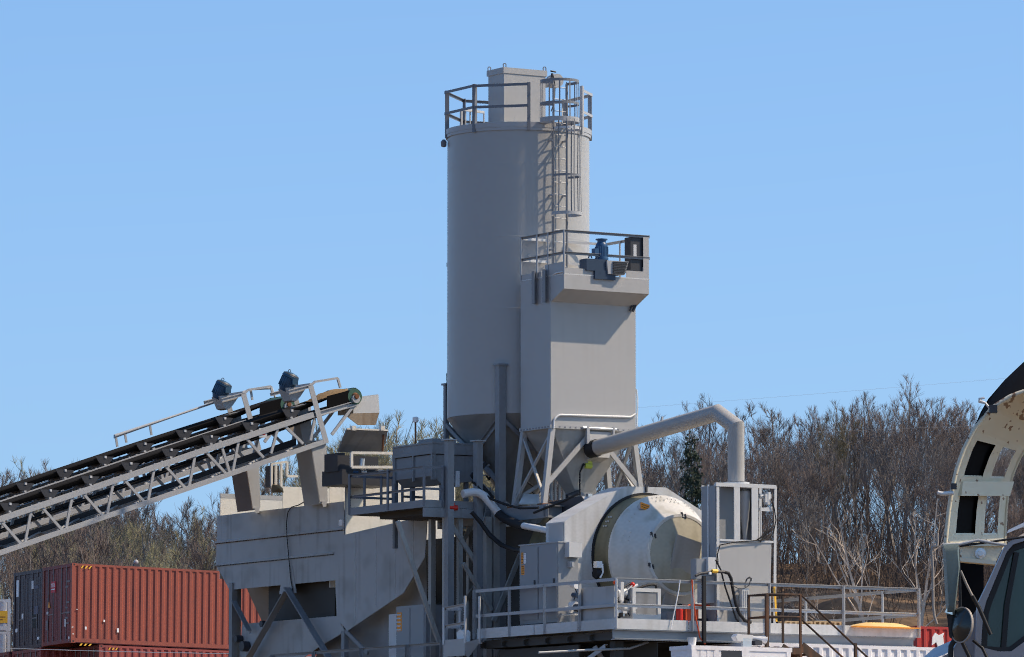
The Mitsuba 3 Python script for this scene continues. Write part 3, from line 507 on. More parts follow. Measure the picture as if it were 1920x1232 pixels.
# steel sheet, screen frame and the small machines on the platform
SU = -2.76; s0, s1 = pu(1088, 1164, SU), pu(1152, 1098, SU)
sh = thing('steel_sheet', 'smudged grey steel sheet standing inside the platform railing at the near corner', 'panel')
part(sh, 'plate', M().box(SU, SU + .02, s0[1], s1[1], DZ0 + .06, s1[2]), 'bin_paint'); part(sh, 'stiffener', M().box(SU - .03, SU, s0[1], s1[1], lerp(DZ0, s1[2], .53), lerp(DZ0, s1[2], .53) + .03), 'rail_paint')
SV = -8.55; a, b = pv(1185, 1161, SV), pv(1238, 1104, SV)
sc_ = thing('radiator_frame', 'square pale framed radiator with a hose on top, behind the front railing of the platform', 'radiator')
part(sc_, 'frame', M().plate([(a[0], SV, a[2]), (b[0], SV, a[2]), (b[0], SV, b[2]), (a[0], SV, b[2])], .06, [[(a[0] + .09, SV, a[2] + .12), (b[0] - .09, SV, a[2] + .12), (b[0] - .09, SV, b[2] - .09), (a[0] + .09, SV, b[2] - .09)]]), 'box_light')
part(sc_, 'case', M().box(a[0], b[0], SV + .03, SV + .5, a[2], b[2]), 'rail_paint'); part(sc_, 'core', M().box(a[0] + .09, b[0] - .09, SV + .0, SV + .02, a[2] + .12, b[2] - .09), 'tower_paint')
part(sc_, 'hose', M().tube([pv(x, y, SV + .2) for x, y in ((1195, 1104), (1205, 1100), (1215, 1097), (1225, 1096), (1230, 1098), (1231, 1105))], .03, 8), 'black_rubber', True)
pm = thing('water_pump', 'cluster of pale pump housings and pipes by the near railing corner of the platform', 'pump')
for k, (x, y, r_, L, mt) in enumerate(((1165, 1112, .1, .25, 'hose_white'), (1172, 1140, .12, .22, 'box_light'), (1160, 1150, .08, .3, 'white_label'), (1178, 1125, .05, .4, 'charcoal'))):
    q = pv(x, y, -8.4); part(pm, 'housing', M().lathe([(0, 0), (r_, 0), (r_, L), (0, L)], q - [L / 2, 0, 0], (1, .15 * k, .1), 16), mt, 40)
part(pm, 'bracket', M().box(*[f(pv(x, 1100, -8.45)[0]) for x in (1162, 1168) for f in (float,)], -8.5, -8.4, 8.9, 9.4).box(pv(1157, 1100, -8.4)[0], pv(1190, 1100, -8.4)[0], -8.42, -8.38, 9.28, 9.31), 'box_light')
hr = random.Random(4)
for k in range(9):
    P = [pv(hr.uniform(1150, 1195), hr.uniform(1096, 1160), -8.5 + hr.uniform(0, .4)) for _ in range(4)]; P = [lerp(P[0], P[i], .45 * i) for i in range(3)] if k > 4 else P[:3]
    part(pm, 'hose', M().tube([P[0], lerp(P[0], P[1], .6), lerp(P[1], P[2], .4), P[2]], .014 + .012 * (k % 2), 6), ('black_rubber', 'hose_white', 'charcoal')[k % 3], True)
for k in range(26):
    q = pv(hr.uniform(1156, 1192), hr.uniform(1092, 1162), -8.55 + hr.uniform(0, .5)); a_, b_, c_ = (hr.uniform(.02, .07) for _ in range(3))
    part(pm, 'fitting', M().box(q[0] - a_, q[0] + a_, q[1] - b_, q[1] + b_, q[2] - c_, q[2] + c_) if k % 3 else M().tube([q - [a_ * 2, 0, c_], q + [a_ * 2, 0, c_]], b_ * .5, 8), ('box_light', 'charcoal', 'hose_white', 'steel', 'black_rubber')[k % 5])
part(pm, 'valve', M().tm(trimesh.creation.icosphere(2, .06).apply_translation(pv(1186, 1096, -8.5))), 'red', True); part(pm, 'valve', M().tm(trimesh.creation.icosphere(2, .05).apply_translation(pv(1153, 1092, -8.6))), 'orange_red', True)
dsp = thing('dosing_pump', 'small pale dosing pumps on a shelf beside the electrical cabinet', 'pump')
for (x, y, r_, mt) in ((1075, 1135, .1, 'hose_white'), (1066, 1143, .08, 'box_light'), (1079, 1116, .07, 'navy'), (1077, 1097, .09, 'white_label'), (1084, 1140, .11, 'charcoal')):
    q = pu(x, y, -2.45); part(dsp, 'pump_head', M().lathe([(0, -.12), (r_, -.12), (r_ * .9, .1), (r_ * .4, .16), (0, .16)], q, (0, 1, .1), 14), mt, 40)
q = pu(1075, 1152, -2.45); part(dsp, 'shelf', M().box(-2.6, -2.3, q[1] - .3, q[1] + .35, q[2] - .02, q[2]), 'box_light'); part(dsp, 'stand', M().box(-2.5, -2.4, q[1], q[1] + .08, DZ0 + .05, q[2]), 'rail_paint')
part(dsp, 'tube', M().tube([pu(1077, 1100, -2.45), pu(1082, 1112, -2.45), pu(1076, 1125, -2.45)], .012, 6), 'black_rubber', True)
ext = thing('fire_extinguisher', 'dark red fire extinguisher standing on the platform left of the orange machine', 'fire extinguisher')
q = pv(1274.5, 1164, -8.3); h = pv(1274.5, 1136, -8.3)[2] - DZ0 - .05
part(ext, 'cylinder', M().lathe([(0, 0), (.088, 0), (.088, h * .8), (.06, h * .92), (.025, h), (0, h)], (q[0], -8.3, DZ0 + .05), n=24), 'red', 40); part(ext, 'valve', M().box(q[0] - .05, q[0] + .06, -8.32, -8.28, DZ0 + .05 + h, DZ0 + .1 + h), 'black_rubber')
gm = thing('pressure_washer', 'orange-red tubular framed machine with an engine, at the foot of the valve post', 'pressure washer')
a, b = pv(1284, 1166, -8.35), pv(1340, 1136, -8.35); zz = DZ0 + .05
for v in (-8.4, -8.0):
    part(gm, 'frame_tube', M().tube([(a[0], v, zz), (a[0], v, b[2] - .1), (a[0] + .1, v, b[2]), (b[0] - .1, v, b[2]), (b[0], v, b[2] - .1), (b[0], v, zz)], .022, 8), 'orange_red', True)
    part(gm, 'frame_tube', M().tube([(a[0], v, zz + .2), (b[0], v, zz + .2)], .018, 8), 'orange_red', True)
part(gm, 'engine', M().box(lerp(a[0], b[0], .55), lerp(a[0], b[0], .95), -8.35, -8.05, zz + .02, zz + .3), 'charcoal'); part(gm, 'tank', M().hull([(lerp(a[0], b[0], t), v, z) for t in (.05, .45) for v in (-8.36, -8.05) for z in (zz + .2, b[2] - .02)]), 'orange_red')
part(gm, 'filler_cap', M().tm(trimesh.creation.icosphere(2, .055).apply_translation(pv(1332, 1130, -8.2))), 'white_label', True); part(gm, 'wheel', M().lathe([(.05, -.04), (.13, -.04), (.13, .04), (.05, .04)], (lerp(a[0], b[0], .4), -8.42, zz + .13), (0, 1, 0), 20), 'black_rubber', 40)
vp = thing('valve_post', 'black post carrying brass valves and a thick black hose, at the front of the platform', 'valve')
PVv = -9.12; a, b = pv(1320, 1206, PVv), pv(1320, 1080, PVv)
part(vp, 'post', M().box(a[0] - .04, a[0] + .04, PVv - .04, PVv + .04, a[2], b[2]), 'black_rubber')
part(vp, 'manifold', M().tube([pv(x, y, PVv) for x, y in ((1304, 1080), (1312, 1076), (1335, 1072), (1358, 1072))], .035, 10), 'charcoal', True)
part(vp, 'brass_valve', M().tube([pv(1335, 1071, PVv - .03), pv(1345, 1071, PVv - .03)], .05, 10), 'yellow', 40); part(vp, 'brass_valve', M().box(*sum([[c - .03, c + .03] for c in pv(1331, 1075, PVv - .04)], [])), 'white_label')
part(vp, 'hose', M().tube([pv(x, y, PVv + .1) for x, y in ((1356, 1072), (1366, 1075), (1371, 1085), (1374, 1105), (1379, 1130), (1386, 1150), (1396, 1163), (1408, 1167))], .04, 10), 'black_rubber', True)
part(vp, 'hose', M().tube([pv(x, y, PVv + .14) for x, y in ((1342, 1050), (1352, 1070), (1358, 1095), (1368, 1125), (1380, 1160), (1386, 1168))], .022, 8), 'black_rubber', True)
part(vp, 'wire', M().tube([pv(x, y, PVv) for x, y in ((1372, 1098), (1384, 1103), (1396, 1103), (1404, 1098), (1408, 1086), (1402, 1084), (1398, 1092))], .012, 6), 'charcoal', True)
cbx = thing('control_box', 'two small grey control boxes on the left side of the cyclone frame', 'control box')
for (x0, x1, y0, y1, v, mt) in ((1306, 1326, 1048, 1085, -8.7, 'box_grey'), (1328, 1342, 1045, 1072, -8.8, 'box_light'), (1318, 1342, 1080, 1130, -8.6, 'rail_paint')):
    a, b = pv(x0, y1, v), pv(x1, y0, v); part(cbx, 'case', M().box(a[0], b[0], v, v + .25, a[2], b[2]), mt)
gb = thing('gas_bottle', 'grey ribbed upright box with a bent hook on top, before the cyclone frame', 'box')
a, b = pv(1388, 1168, -8.85), pv(1400, 1104, -8.85); part(gb, 'case', M().box(a[0], b[0], -8.95, -8.82, DZ0 + .05, b[2]), 'box_light')
for t in (.2, .5, .8): part(gb, 'rib', M().box(lerp(a[0], b[0], t) - .012, lerp(a[0], b[0], t) + .012, -8.97, -8.95, DZ0 + .1, b[2] - .05), 'rail_paint')
part(gb, 'hook', M().tube([pv(x, y, -8.9) for x, y in ((1397, 1104), (1397, 1096), (1400, 1086), (1405, 1082), (1409, 1085), (1408, 1090))], .016, 8), 'charcoal', True)
solo('safety_rope', M().tube([pv(x, y, -9.06) for x, y in ((1275, 1088), (1273, 1105), (1268, 1130), (1263, 1155), (1258, 1180))], .013, 6), 'white_label', 'pale rope hanging from the front railing beside the fire extinguisher', 'rope', True)
solo('red_rope', M().tube([pv(x, y, -9.09) for x, y in ((1297, 1087), (1299, 1110), (1302, 1140), (1306, 1165), (1312, 1195), (1322, 1208))], .016, 6), 'orange_red', 'thin red rope hung over the front railing near the orange machine', 'rope', True)
solo('yellow_strap', M().beam(pv(1452, 1100, -8.9), pv(1456, 1166, -8.9), .05, .02), 'yellow', 'yellow strap hanging down the right post of the cyclone frame', 'strap')
# yellow trough and pallets on the right of the deck
yt = thing('yellow_trough', 'shallow yellow trough lying upside down on the right end of the platform', 'trough')
YV = -9.02; e0, e1 = pv(1596, 1177, YV), pv(1712, 1178, YV); ztop = pv(1655, 1166, YV)[2]; zb = e1[2]
m = M(); nn = 17; V = []
for i in range(nn):
    t = i / (nn - 1); w = math.sin(math.pi * min(max(t, .0), 1)) ** .45 * .36 + .03; hgt = .85 * (ztop - zb) * (min(t / .28, 1, (1 - t) / .28) ** .8)
    for k in range(9): a = math.pi * k / 8; V.append([lerp(e0[0], e1[0], t), YV + .12 - w * math.cos(a), zb + hgt * math.sin(a) ** .7 + .004])
i = np.arange(8); F = np.vstack([np.stack([i + q * 9, i + 1 + q * 9, i + 10 + q * 9, i + 9 + q * 9], 1) for q in range(nn - 1)])
part(yt, 'shell', m.add(V, F), 'trough_yellow', True); part(yt, 'rim', M().box(e0[0], e1[0] + .05, YV - .26, YV + .5, zb - .02, zb + .004), 'orange')
for k in range(2):
    plt = thing('timber_pallet', ['weathered timber pallet lying behind the toe board of the platform, the left one', 'weathered timber pallet lying behind the toe board of the platform, the right one'][k], 'pallet', 'timber pallets on the platform')
    x0, x1 = ((1472, 1524), (1527, 1578))[k]; a, b = pv(x0, 1164, -8.5), pv(x1, 1166, -8.5); z0 = DZ0 + .06
    part(plt, 'top_board', M().box(a[0], b[0], -8.5, -8.4, a[2] - .03, a[2]), 'wood'); part(plt, 'top_board', M().box(a[0], b[0], -8.3, -8.2, a[2] - .03, a[2]), 'wood'); part(plt, 'bottom_board', M().box(a[0], b[0], -8.5, -8.4, z0, z0 + .03), 'wood')
    for t in np.linspace(.03, .97, 6): part(plt, 'block', M().box(lerp(a[0], b[0], t) - .03, lerp(a[0], b[0], t) + .03, -8.49, -8.2, z0 + .03, a[2] - .03), 'wood')
# rusty stair in front of the platform
stv = -10.6; st = thing('rusty_stair', 'rusty brown steel stair and landing with pipe handrails, in front of the platform', 'stairs')
q = lambda x, y, v=stv: pv(x, y, v)
for (x, y0, y1, w, v) in ((1404, 1115, 1210, .05, stv + .9), (1438, 1113, 1212, .075, stv), (1501, 1114, 1212, .05, stv), (1468, 1116, 1210, .045, stv + .9)):
    a, b = q(x, y1, v), q(x, y0, v); part(st, 'post', M().box(a[0] - w / 2, a[0] + w / 2, v - w / 2, v + w / 2, 6.3, b[2]), 'rust_steel')
for y in (1115, 1157):
    a, b = q(1438, y), q(1501, y); c = q(1404, y + 2, stv + .9)
    part(st, 'handrail', M().tube([c, a, b], .024, 8), 'rust_steel', True)
for y0, y1 in ((1116, 1233), (1161, 1262)):
    a, b = q(1502, y0), q(1627 if y0 < 1130 else 1612, y1); part(st, 'handrail', M().tube([a, b, b + (b - a) * 1.2], .026, 8), 'rust_steel', True)
for v in (stv, stv + .85):
    a, b = q(1503, 1212), q(1537, 1238); a[1] = b[1] = v; part(st, 'stringer', M().beam(a, b + (b - a) * 3, .05, .22), 'rust_steel')
    d = (b - a) / np.linalg.norm(b - a)
for k in range(9):
    p = a + (b - a) * (.15 + k * .42); part(st, 'tread', M().box(p[0] - .13, p[0] + .13, stv, stv + .85, p[2] - .02, p[2] + .02), 'rust_steel')
a, b = q(1405, 1209), q(1503, 1211); part(st, 'landing', M().box(a[0] - .2, b[0], stv - .02, stv + .95, a[2] - .1, a[2] - .06).box(a[0] - .2, b[0], stv - .03, stv, a[2] - .2, a[2] - .04), 'rust_steel')
c = q(1560, 1212); b = q(1604, 1206)
part(st, 'post', M().box(b[0] - .03, b[0] + .03, stv - .03, stv + .03, 5, b[2]), 'rust_steel')
# pale cabin below, with a lamp and a siren on the roof
cbn = thing('site_cabin', 'pale lavender-white metal cabin just below the platform, at the bottom edge of the view', 'cabin')
cv = -11.0; a, m_, b = pv(1297, 1210, cv), pv(1398, 1203, cv), pv(1482, 1208, cv); cu0, cu1, czt = a[0], b[0], a[2]
part(cbn, 'body', M().box(cu0, cu1, cv, cv + .9, 5.2, czt - .1), 'white_box'); part(cbn, 'roof_edge', M().box(cu0 - .03, cu1 + .03, cv - .03, cv + .93, czt - .1, czt), 'white_box')
for x in (1300, 1343, 1394, 1400, 1478): u = pv(x, 1220, cv)[0]; part(cbn, 'post', M().box(u - .06, u + .06, cv - .025, cv, 5.2, czt - .1), 'white_box')
w0, w1 = pv(1352, 1232, cv), pv(1392, 1216, cv); part(cbn, 'window', M().box(w0[0], w1[0], cv - .012, cv - .002, w0[2] - .4, w1[2]), 'charcoal')
part(cbn, 'rib', M().box(pv(1403, 1220, cv)[0], pv(1475, 1220, cv)[0], cv - .02, cv, czt - .32, czt - .3), 'white_box')
for k in range(4): u = lerp(cu0, w0[0], (k + .5) / 4.4); part(cbn, 'rib', M().box(u - .05, u + .05, cv - .02, cv, 5.2, czt - .12), 'white_box')
wl = thing('work_lamp', 'white work lamp lying on the roof edge of the pale cabin', 'lamp')
q1 = pv(1392, 1197, cv + .1); part(wl, 'housing', M().hull([q1 + [du, dv, dz] for du, dz in ((-.26, .03), (-.2, -.06), (.2, -.1), (.25, .08), (-.2, .1)) for dv in (-.1, .1)]), 'hose_white', 50); part(wl, 'bracket', M().box(q1[0] - .05, q1[0] + .2, cv, cv + .1, czt, q1[2]), 'steel')
sr = thing('white_siren', 'white horn-shaped siren lying on the rusty landing', 'siren')
q2 = pv(1418, 1197, stv + .1); part(sr, 'horn', M().lathe([(.02, -.3), (.05, 0), (.12, .25), (0, .22)], q2, (1, -.2, -.15), 16), 'hose_white', 50); part(sr, 'foot', M().box(q2[0] - .1, q2[0] + .1, stv, stv + .2, q2[2] - .16, q2[2] - .06), 'charcoal')
q3 = pv(1302, 1212, cv + .1); bk = thing('lidded_bucket', 'small pale bucket on the left end of the cabin roof', 'bucket'); part(bk, 'pail', M().lathe([(0, 0), (.09, 0), (.11, .2), (.1, .2), (.09, .03)], (q3[0], cv + .2, czt), n=18), 'hose_white', 40)
part(bk, 'handle', M().ring((q3[0], cv + .2, czt + .2), .105, .012, .006, (0, 1, 0), 14, 0, math.pi), 'steel')
# ================================================================ tower platform, tank and white pipe between silo and mixer
tw = thing('tower_platform', 'dark grey railed walkway and columns under the silo, beside the grey tank', 'platform')
PU = -3.45; A0 = pu(655, 966, PU); A1 = pu(795, 952, PU); TZ = 11.62
vA, vB = A0[1], A1[1]
PX1 = -1.42
part(tw, 'edge_channel', M().box(PU - .02, PU, vB, vA, TZ - .02, TZ + .17), 'tower_paint'); part(tw, 'edge_channel', M().box(PU, PX1 + .3, vB - .02, vB, TZ - .02, TZ + .17), 'tower_paint')
part(tw, 'edge_channel', M().box(PU, PX1, vB - .06, vB + .06, TZ - .26, TZ - .03), 'tower_paint')
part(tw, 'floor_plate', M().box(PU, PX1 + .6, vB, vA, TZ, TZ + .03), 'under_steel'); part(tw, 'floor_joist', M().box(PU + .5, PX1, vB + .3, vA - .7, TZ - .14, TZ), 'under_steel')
part(tw, 'edge_channel', M().box(PU, PX1, vA, vA + .02, TZ - .02, TZ + .17), 'tower_paint')
rt = pu(655, 889, PU)[2]
for z in (rt - .03, rt - .57):
    for p, q in (((PU, vB, z), (PU, vA, z)), ((PU, vB, z), (-2.9, vB, z)), ((PU, vA, z), (-2.1, vA, z)), ((-2.4, vA - .9, z), (PX1 - .3, vA - .9, z))): part(tw, 'guard_rail', M().angle(p, q, .05, .01), 'dark_rail')
for (u, v) in ((PU, vA), (PU, pu(727, 950, PU)[1]), (PU, vB), (PU + .45, vA), (-2.15, vA), (-2.4, vA - .9), (-2.9, vB), (PU + .95, vA)): part(tw, 'rail_post', M().angle((u, v, TZ), (u, v, rt), .075, .012, up=(0, 1, 0)), 'dark_rail')
p742 = pu(742, 860, PU + .75)[1]; part(tw, 'tall_post', M().box(PU + .72, PU + .82, p742, p742 + .1, TZ - .9, pu(742, 838, PU + .75)[2]), 'dark_rail')
for (x, u, y) in ((842, -2.0, 826), (896, -1.45, 828)):
    v = vB - .0; p = pv(x, y, v - .1); k = part(tw, 'column', M().box(p[0] - .09, p[0] + .09, v - .2, v - .02, 2, p[2]), 'tower_paint'); part(k, 'cap_plate', M().box(p[0] - .15, p[0] + .15, v - .26, v + .04, p[2], p[2] + .03), 'rail_paint')
# main beams toward the dust collector legs, columns and bracing down to the ground
bz = 11.6
for u in (-1.45, 1.6):
    part(tw, 'main_beam', M().chan((u, -3.75, bz - .17), (u, 1.6, bz - .17), .34, .13), 'tower_paint')
for v in (-3.6, -1.3, 1.4): part(tw, 'main_beam', M().chan((-1.5, v, bz - .18), (1.65, v, bz - .18), .3, .12), 'tower_paint')
for (x, v, w, z1) in ((835, -.9, .12, 11.4), (862, -.95, .12, 11.4), (914, -1.33, .17, 11.4), (929, -1.36, .16, 11.6), (1003, -3.0, .1, 9.0), (810, .3, .14, 11.4), (880, .6, .12, 11.3)):
    u = pv(x, 1050, v)[0]; part(tw, 'column', M().box(u - w / 2, u + w / 2, v - w / 2, v + w / 2, 2, z1), 'hopper_paint')
for (a, b, v, w) in (((832, 963), (914, 1088), -1.02, .12), ((868, 1056), (922, 1144), -1.45, .1), ((1005, 967), (925, 1165), -1.5, .12), ((745, 977), (823, 1204), -1.05, .12), ((900, 950), (866, 1020), .4, .1), ((940, 1000), (985, 1100), -.6, .08), ((850, 1160), (910, 1070), .5, .1)):
    part(tw, 'brace', M().beam(pv(*a, v), pv(*b, v), w, .06, up=(0, 1, 0)), 'hopper_paint')
part(tw, 'drain_pipe', M().tube([pv(x, y, .2) for x, y in ((822, 985), (838, 985), (844, 992), (845, 1010), (845, 1150))], .06, 10), 'rail_paint', True)
part(tw, 'back_panel', M().box(-.92, -.9, -3.3, 1.6, 5.2, 11.2), 'under_steel'); part(tw, 'back_panel', M().box(-.9, 1.4, 1.6, 1.62, 5.2, 11.2), 'under_steel')
tk = thing('water_tank', 'dark grey panelled tank with a rim, standing on the railed walkway left of the silo', 'tank')
TU, TV = -2.72, vB + .55; tc = pu(812, 830, TU); tl = pu(742, 840, TU)[1]; TV = tc[1]; tt = tc[2]; tu1 = pv(889, 900, TV)[0]; tb = TZ + .75
part(tk, 'side_panel', M().hull([(TU, TV, tb + .1), (TU, tl, tb + .1), (TU, TV, tt - .3), (TU, tl, tt - .3), (tu1, TV, tb), (tu1, tl, tb), (tu1, TV, tt - .3), (tu1, tl, tt - .3), (TU + .25, TV, tb - .1), (TU + .25, tl, tb - .1)]), 'tower_paint')
part(tk, 'rim', M().box(TU - .06, tu1 + .06, TV - .06, tl + .06, tt - .28, tt - .2).box(TU - .03, tu1 + .03, TV - .03, tl + .03, tt - .2, tt - .02), 'tower_paint'); part(tk, 'lid', M().box(TU - .06, tu1 + .06, TV - .06, tl + .06, tt - .02, tt + .02).box(TU + .1, TU + .8, TV + .2, TV + .9, tt, tt + .13), 'tower_paint')
for k in range(3): part(tk, 'stiffener', M().box(TU - .05, TU, lerp(TV, tl, k / 2) - .03, lerp(TV, tl, k / 2) + .03, tb, tt - .2), 'tower_paint')
for t in (.0, .45, .95): u = lerp(TU, tu1, t); part(tk, 'stiffener', M().box(u, u + .05, TV - .05, TV, tb, tt - .2), 'tower_paint')
for u, v in ((TU + .3, TV + .1), (tu1 - .2, TV + .1), (TU + .3, tl - .3)): part(tk, 'leg', M().box(u, u + .1, v, v + .1, TZ, tb), 'dark_rail')
q = pv(858, 898, TV - .1); part(tk, 'level_gauge', M().box(q[0] - .02, q[0] + .05, TV - .12, TV, q[2] - .2, q[2] + .2), 'white_label')
q0 = pv(779, 826, TV + 1.0); va_ = thing('vent_mast', 'thin brown pipe mast with a white cap on the tank', 'mast'); part(va_, 'mast', M().tube([(q0[0], q0[1], tt), (q0[0], q0[1], pv(779, 790, TV + 1)[2])], .025, 8), 'rust', 40); part(va_, 'cap', M().lathe([(0, 0), (.07, 0), (.08, .12), (.05, .14), (0, .14)], (q0[0], q0[1], pv(779, 792, TV + 1)[2]), n=16), 'white_label', 40)
part(va_, 'guy_wire', M().tube([pv(774, 790, TV + 1), pv(759, 832, TV + 1)], .008, 5), 'black_rubber')
wp = thing('white_pipe', 'white bent pipe with a black rubber middle piece, below the silo', 'pipe')
pts = [pv(x, y, v) for x, y, v in ((868, 926, -1.3), (885, 923, -1.3), (897, 924, -1.35), (908, 930, -1.4), (918, 942, -1.5), (935, 963, -1.6))]
part(wp, 'pipe_bend', M().tube(pts, .105, 16), 'hose_white', True)
p2 = [pts[-1], pv(942, 970, -1.8), pv(955, 977, -2.2), pv(968, 982, -2.7), pv(982, 986, -3.3)]
part(wp, 'rubber_hose', M().tube([lerp(p2[0], p2[1], -.15)] + p2[1:], .112, 16), 'black_rubber', True); part(wp, 'straight_pipe', M().tube([lerp(p2[-2], p2[-1], .97), pv(1062, 1001, -5.4)], .085, 16), 'hose_white', True)
for k, pp in enumerate(([(885, 903, -1.2), (892, 908, -1.2), (902, 920, -1.3), (920, 935, -1.6), (945, 945, -2), (975, 953, -3), (1010, 952, -3.6)], [(884, 960, -1.4), (900, 978, -1.5), (918, 1003, -1.6), (940, 1022, -2), (965, 1031, -3), (978, 1032, -4)], [(838, 700, 1.2), (839, 740, 1.2), (842, 770, 1.2), (848, 790, 1.1)], [(1000, 962, -3.6), (1035, 948, -4), (1060, 938, -4.6), (1085, 925, -4.8)])):
    solo('black_hose', M().tube([pv(*a) for a in pp], (.03, .055, .02, .03)[k], 8), 'black_rubber', ['black hose looping from the white pipe to the foot of the dust collector leg', 'thick black hose drooping behind the steel columns under the silo', 'thin black line running up the far left edge of the silo', 'black hose running from the dust collector foot over to the dark charging hopper'][k], 'hose', True)
solo('red_valve', M().lathe([(0, -.12), (.07, -.12), (.07, .12), (0, .12)], pv(849, 952, -1.2), (1, 0, 0), 14).box(*sum([[c - .04, c + .04] for c in pv(849, 946, -1.2)], [])), 'red', 'small red valve at the corner of the tower walkway', 'valve', 40)
for k, (x, y0, y1) in enumerate(((1034, 893, 938), (1041, 890, 938), (1049, 897, 940), (1057, 893, 938), (1066, 900, 936))): part(tw, 'guard_bar', M().box(*sum([[c - .03, c + .03] for c in pv(x, y1, -1.2)[:2]], []), pv(x, y1, -1.2)[2], pv(x, y0, -1.2)[2]), 'box_light')
part(tw, 'cover_plate', M().plate([pv(x, y, v) for x, y, v in ((972, 945, -2.4), (1012, 946, -2.4), (1010, 928, -2.0), (978, 916, -1.7))][:3] + [pv(982, 927, -2.0)], .03), 'box_light')
for a, b, v, w in (((884, 895), (912, 868), -.9, .1), ((884, 888), (925, 935), -.9, .09), ((905, 910), (955, 948), -.5, .08), ((950, 935), (985, 880), .2, .08), ((892, 872), (918, 872), -.6, .03), ((892, 892), (930, 890), -.6, .03)): part(tw, 'strut', M().beam(pv(*a, v), pv(*b, v), w, .05, up=(0, 1, 0)), 'charcoal' if w > .085 else 'rail_paint')
hr2 = random.Random(8)
for k in range(12):
    a_ = pv(hr2.uniform(890, 1000), hr2.uniform(880, 960), hr2.uniform(-1.2, 0)); b_ = a_ + [hr2.uniform(-.5, .5), hr2.uniform(-.3, .3), hr2.uniform(-.6, .1)]
    part(tw, 'cable', M().tube([a_, lerp(a_, b_, .5) - [0, 0, .12], b_], .012 + .01 * (k % 2), 6), ('black_rubber', 'charcoal', 'rail_paint')[k % 3], True)
cc2 = thing('charging_conveyor', 'dark covered belt conveyor rising from the bins toward the mixer behind the columns', 'conveyor')
part(cc2, 'body', M().hull([(u, v, z) for u in (-.8, .8) for v, z0, z1 in ((7, 5.6, 6.4), (-5.0, 9.6, 10.5)) for z in (z0, z1)]), 'under_steel')
part(cc2, 'belt', M().hull([(u, v, z) for u in (-.5, .5) for v, z0 in ((7, 6.5), (-5, 10.6)) for z in (z0, z0 + .05)]), 'belt')

# ================================================================ aggregate bins
BU = -1.7
bn = thing('aggregate_bin', 'large smudged grey aggregate bin on A-shaped legs under the ends of the two belt conveyors', 'bin')
w = [pu(x, y, BU) for x, y in ((408, 967.5), (645.6, 940), (645, 1003), (628, 1010), (628, 1088), (431, 1106), (405.5, 1060))]
part(bn, 'side_wall', M().plate([w[0], w[1], w[2], pu(802, 966, BU), pu(797, 1045, BU), pu(757, 1112, BU), pu(652, 1183, BU), pu(632, 1160, BU), pu(629, 1088, BU), w[5], w[6]], .02), 'bin_paint')
for a, b in (((406, 1017.6), (645, 989)), ((408, 1059.6), (627, 1035.7))):
    p, q = pu(*a, BU), pu(*b, BU); part(bn, 'rib', M().box(BU - .06, BU, p[1], q[1], p[2] - .02, p[2] + .03), 'bin_paint'); part(bn, 'rib_seam', M().box(BU - .05, BU, p[1], q[1], p[2] - .04, p[2] - .021), 'rust_steel' if b[0] > 640 else 'under_steel')
part(bn, 'back_wall', M().box(1.68, 1.7, w[1][1], w[0][1], 9.9, 12.3), 'bin_paint')
pe = pu(651, 1003, BU)
part(bn, 'end_wall', M().box(BU + .02, 1.7, w[1][1] - .02, w[1][1], 10.9, pu(651, 896, BU)[2]), 'cream_paint'); part(bn, 'inner_panel', M().box(-.72, -.7, 1.2, w[1][1], 5.2, 11.1).box(-.72, 1.6, w[1][1] - .1, w[1][1] - .08, 8.0, 10.9), 'under_steel'); part(bn, 'inner_panel', M().box(-.75, -.72, w[1][1], w[0][1] - 1.7, 8.8, 11.2), 'under_steel'); part(bn, 'aggregate_load', M().box(BU + .05, 1.66, w[1][1] + .02, w[0][1] - .14, 11.4, 11.7), 'under_steel')
part(bn, 'end_wall', M().box(BU + .02, 1.7, w[0][1] - .12, w[0][1] - .1, 10.5, pu(414, 933, BU)[2]), 'cream_paint'); part(bn, 'end_wall_cap', M().box(BU + .01, 1.7, w[0][1] - .14, w[0][1] - .08, pu(414, 933, BU)[2], pu(414, 925, BU)[2]), 'bin_paint')
dv_ = pu(529, 930, BU)[1]; part(bn, 'divider', M().box(BU + .02, 1.7, dv_, dv_ + .02, 10, pu(529, 912, BU)[2]), 'cream_paint')
dv2 = pu(612, 930, BU)[1]; part(bn, 'divider', M().box(BU + .1, 1.7, dv2, dv2 + .02, 10, pu(612, 905, BU)[2]), 'cream_paint')
part(bn, 'inner_panel', M().box(-1.32, -1.3, pu(629, 1120, -1.3)[1], pu(505, 1120, -1.3)[1], 9.2, 11.1), 'under_steel')
for x in (668, 706, 742, 775): v = pu(x, 1050, BU)[1]; part(bn, 'seam_strip', M().box(BU - .018, BU - .01, v - .012, v + .012, pu(x, {668: 1168, 706: 1140, 742: 1116, 775: 1080}[x], BU)[2], pu(x, {668: 1003, 706: 993, 742: 984, 775: 976}[x], BU)[2]), 'bin_paint')
part(bn, 'rim_angle', M().box(BU + .0, BU + .03, w[1][1] - .05, w[1][1] - .03, 11.3, pu(651, 893, BU)[2]), 'rail_paint')
iv = lambda x, y: pu(x, y, BU + .06)
part(bn, 'slope_plate', M().plate([(BU + .0, w[0][1], 12.0), (BU + .0, w[1][1], 12.0), (-.3, w[1][1], 9.4), (-.3, w[0][1], 9.4)], .02), 'cone_paint')
part(bn, 'slope_plate', M().plate([(1.65, w[0][1], 12.0), (1.65, w[1][1], 12.0), (.3, w[1][1], 9.4), (.3, w[0][1], 9.4)], .02), 'under_steel')
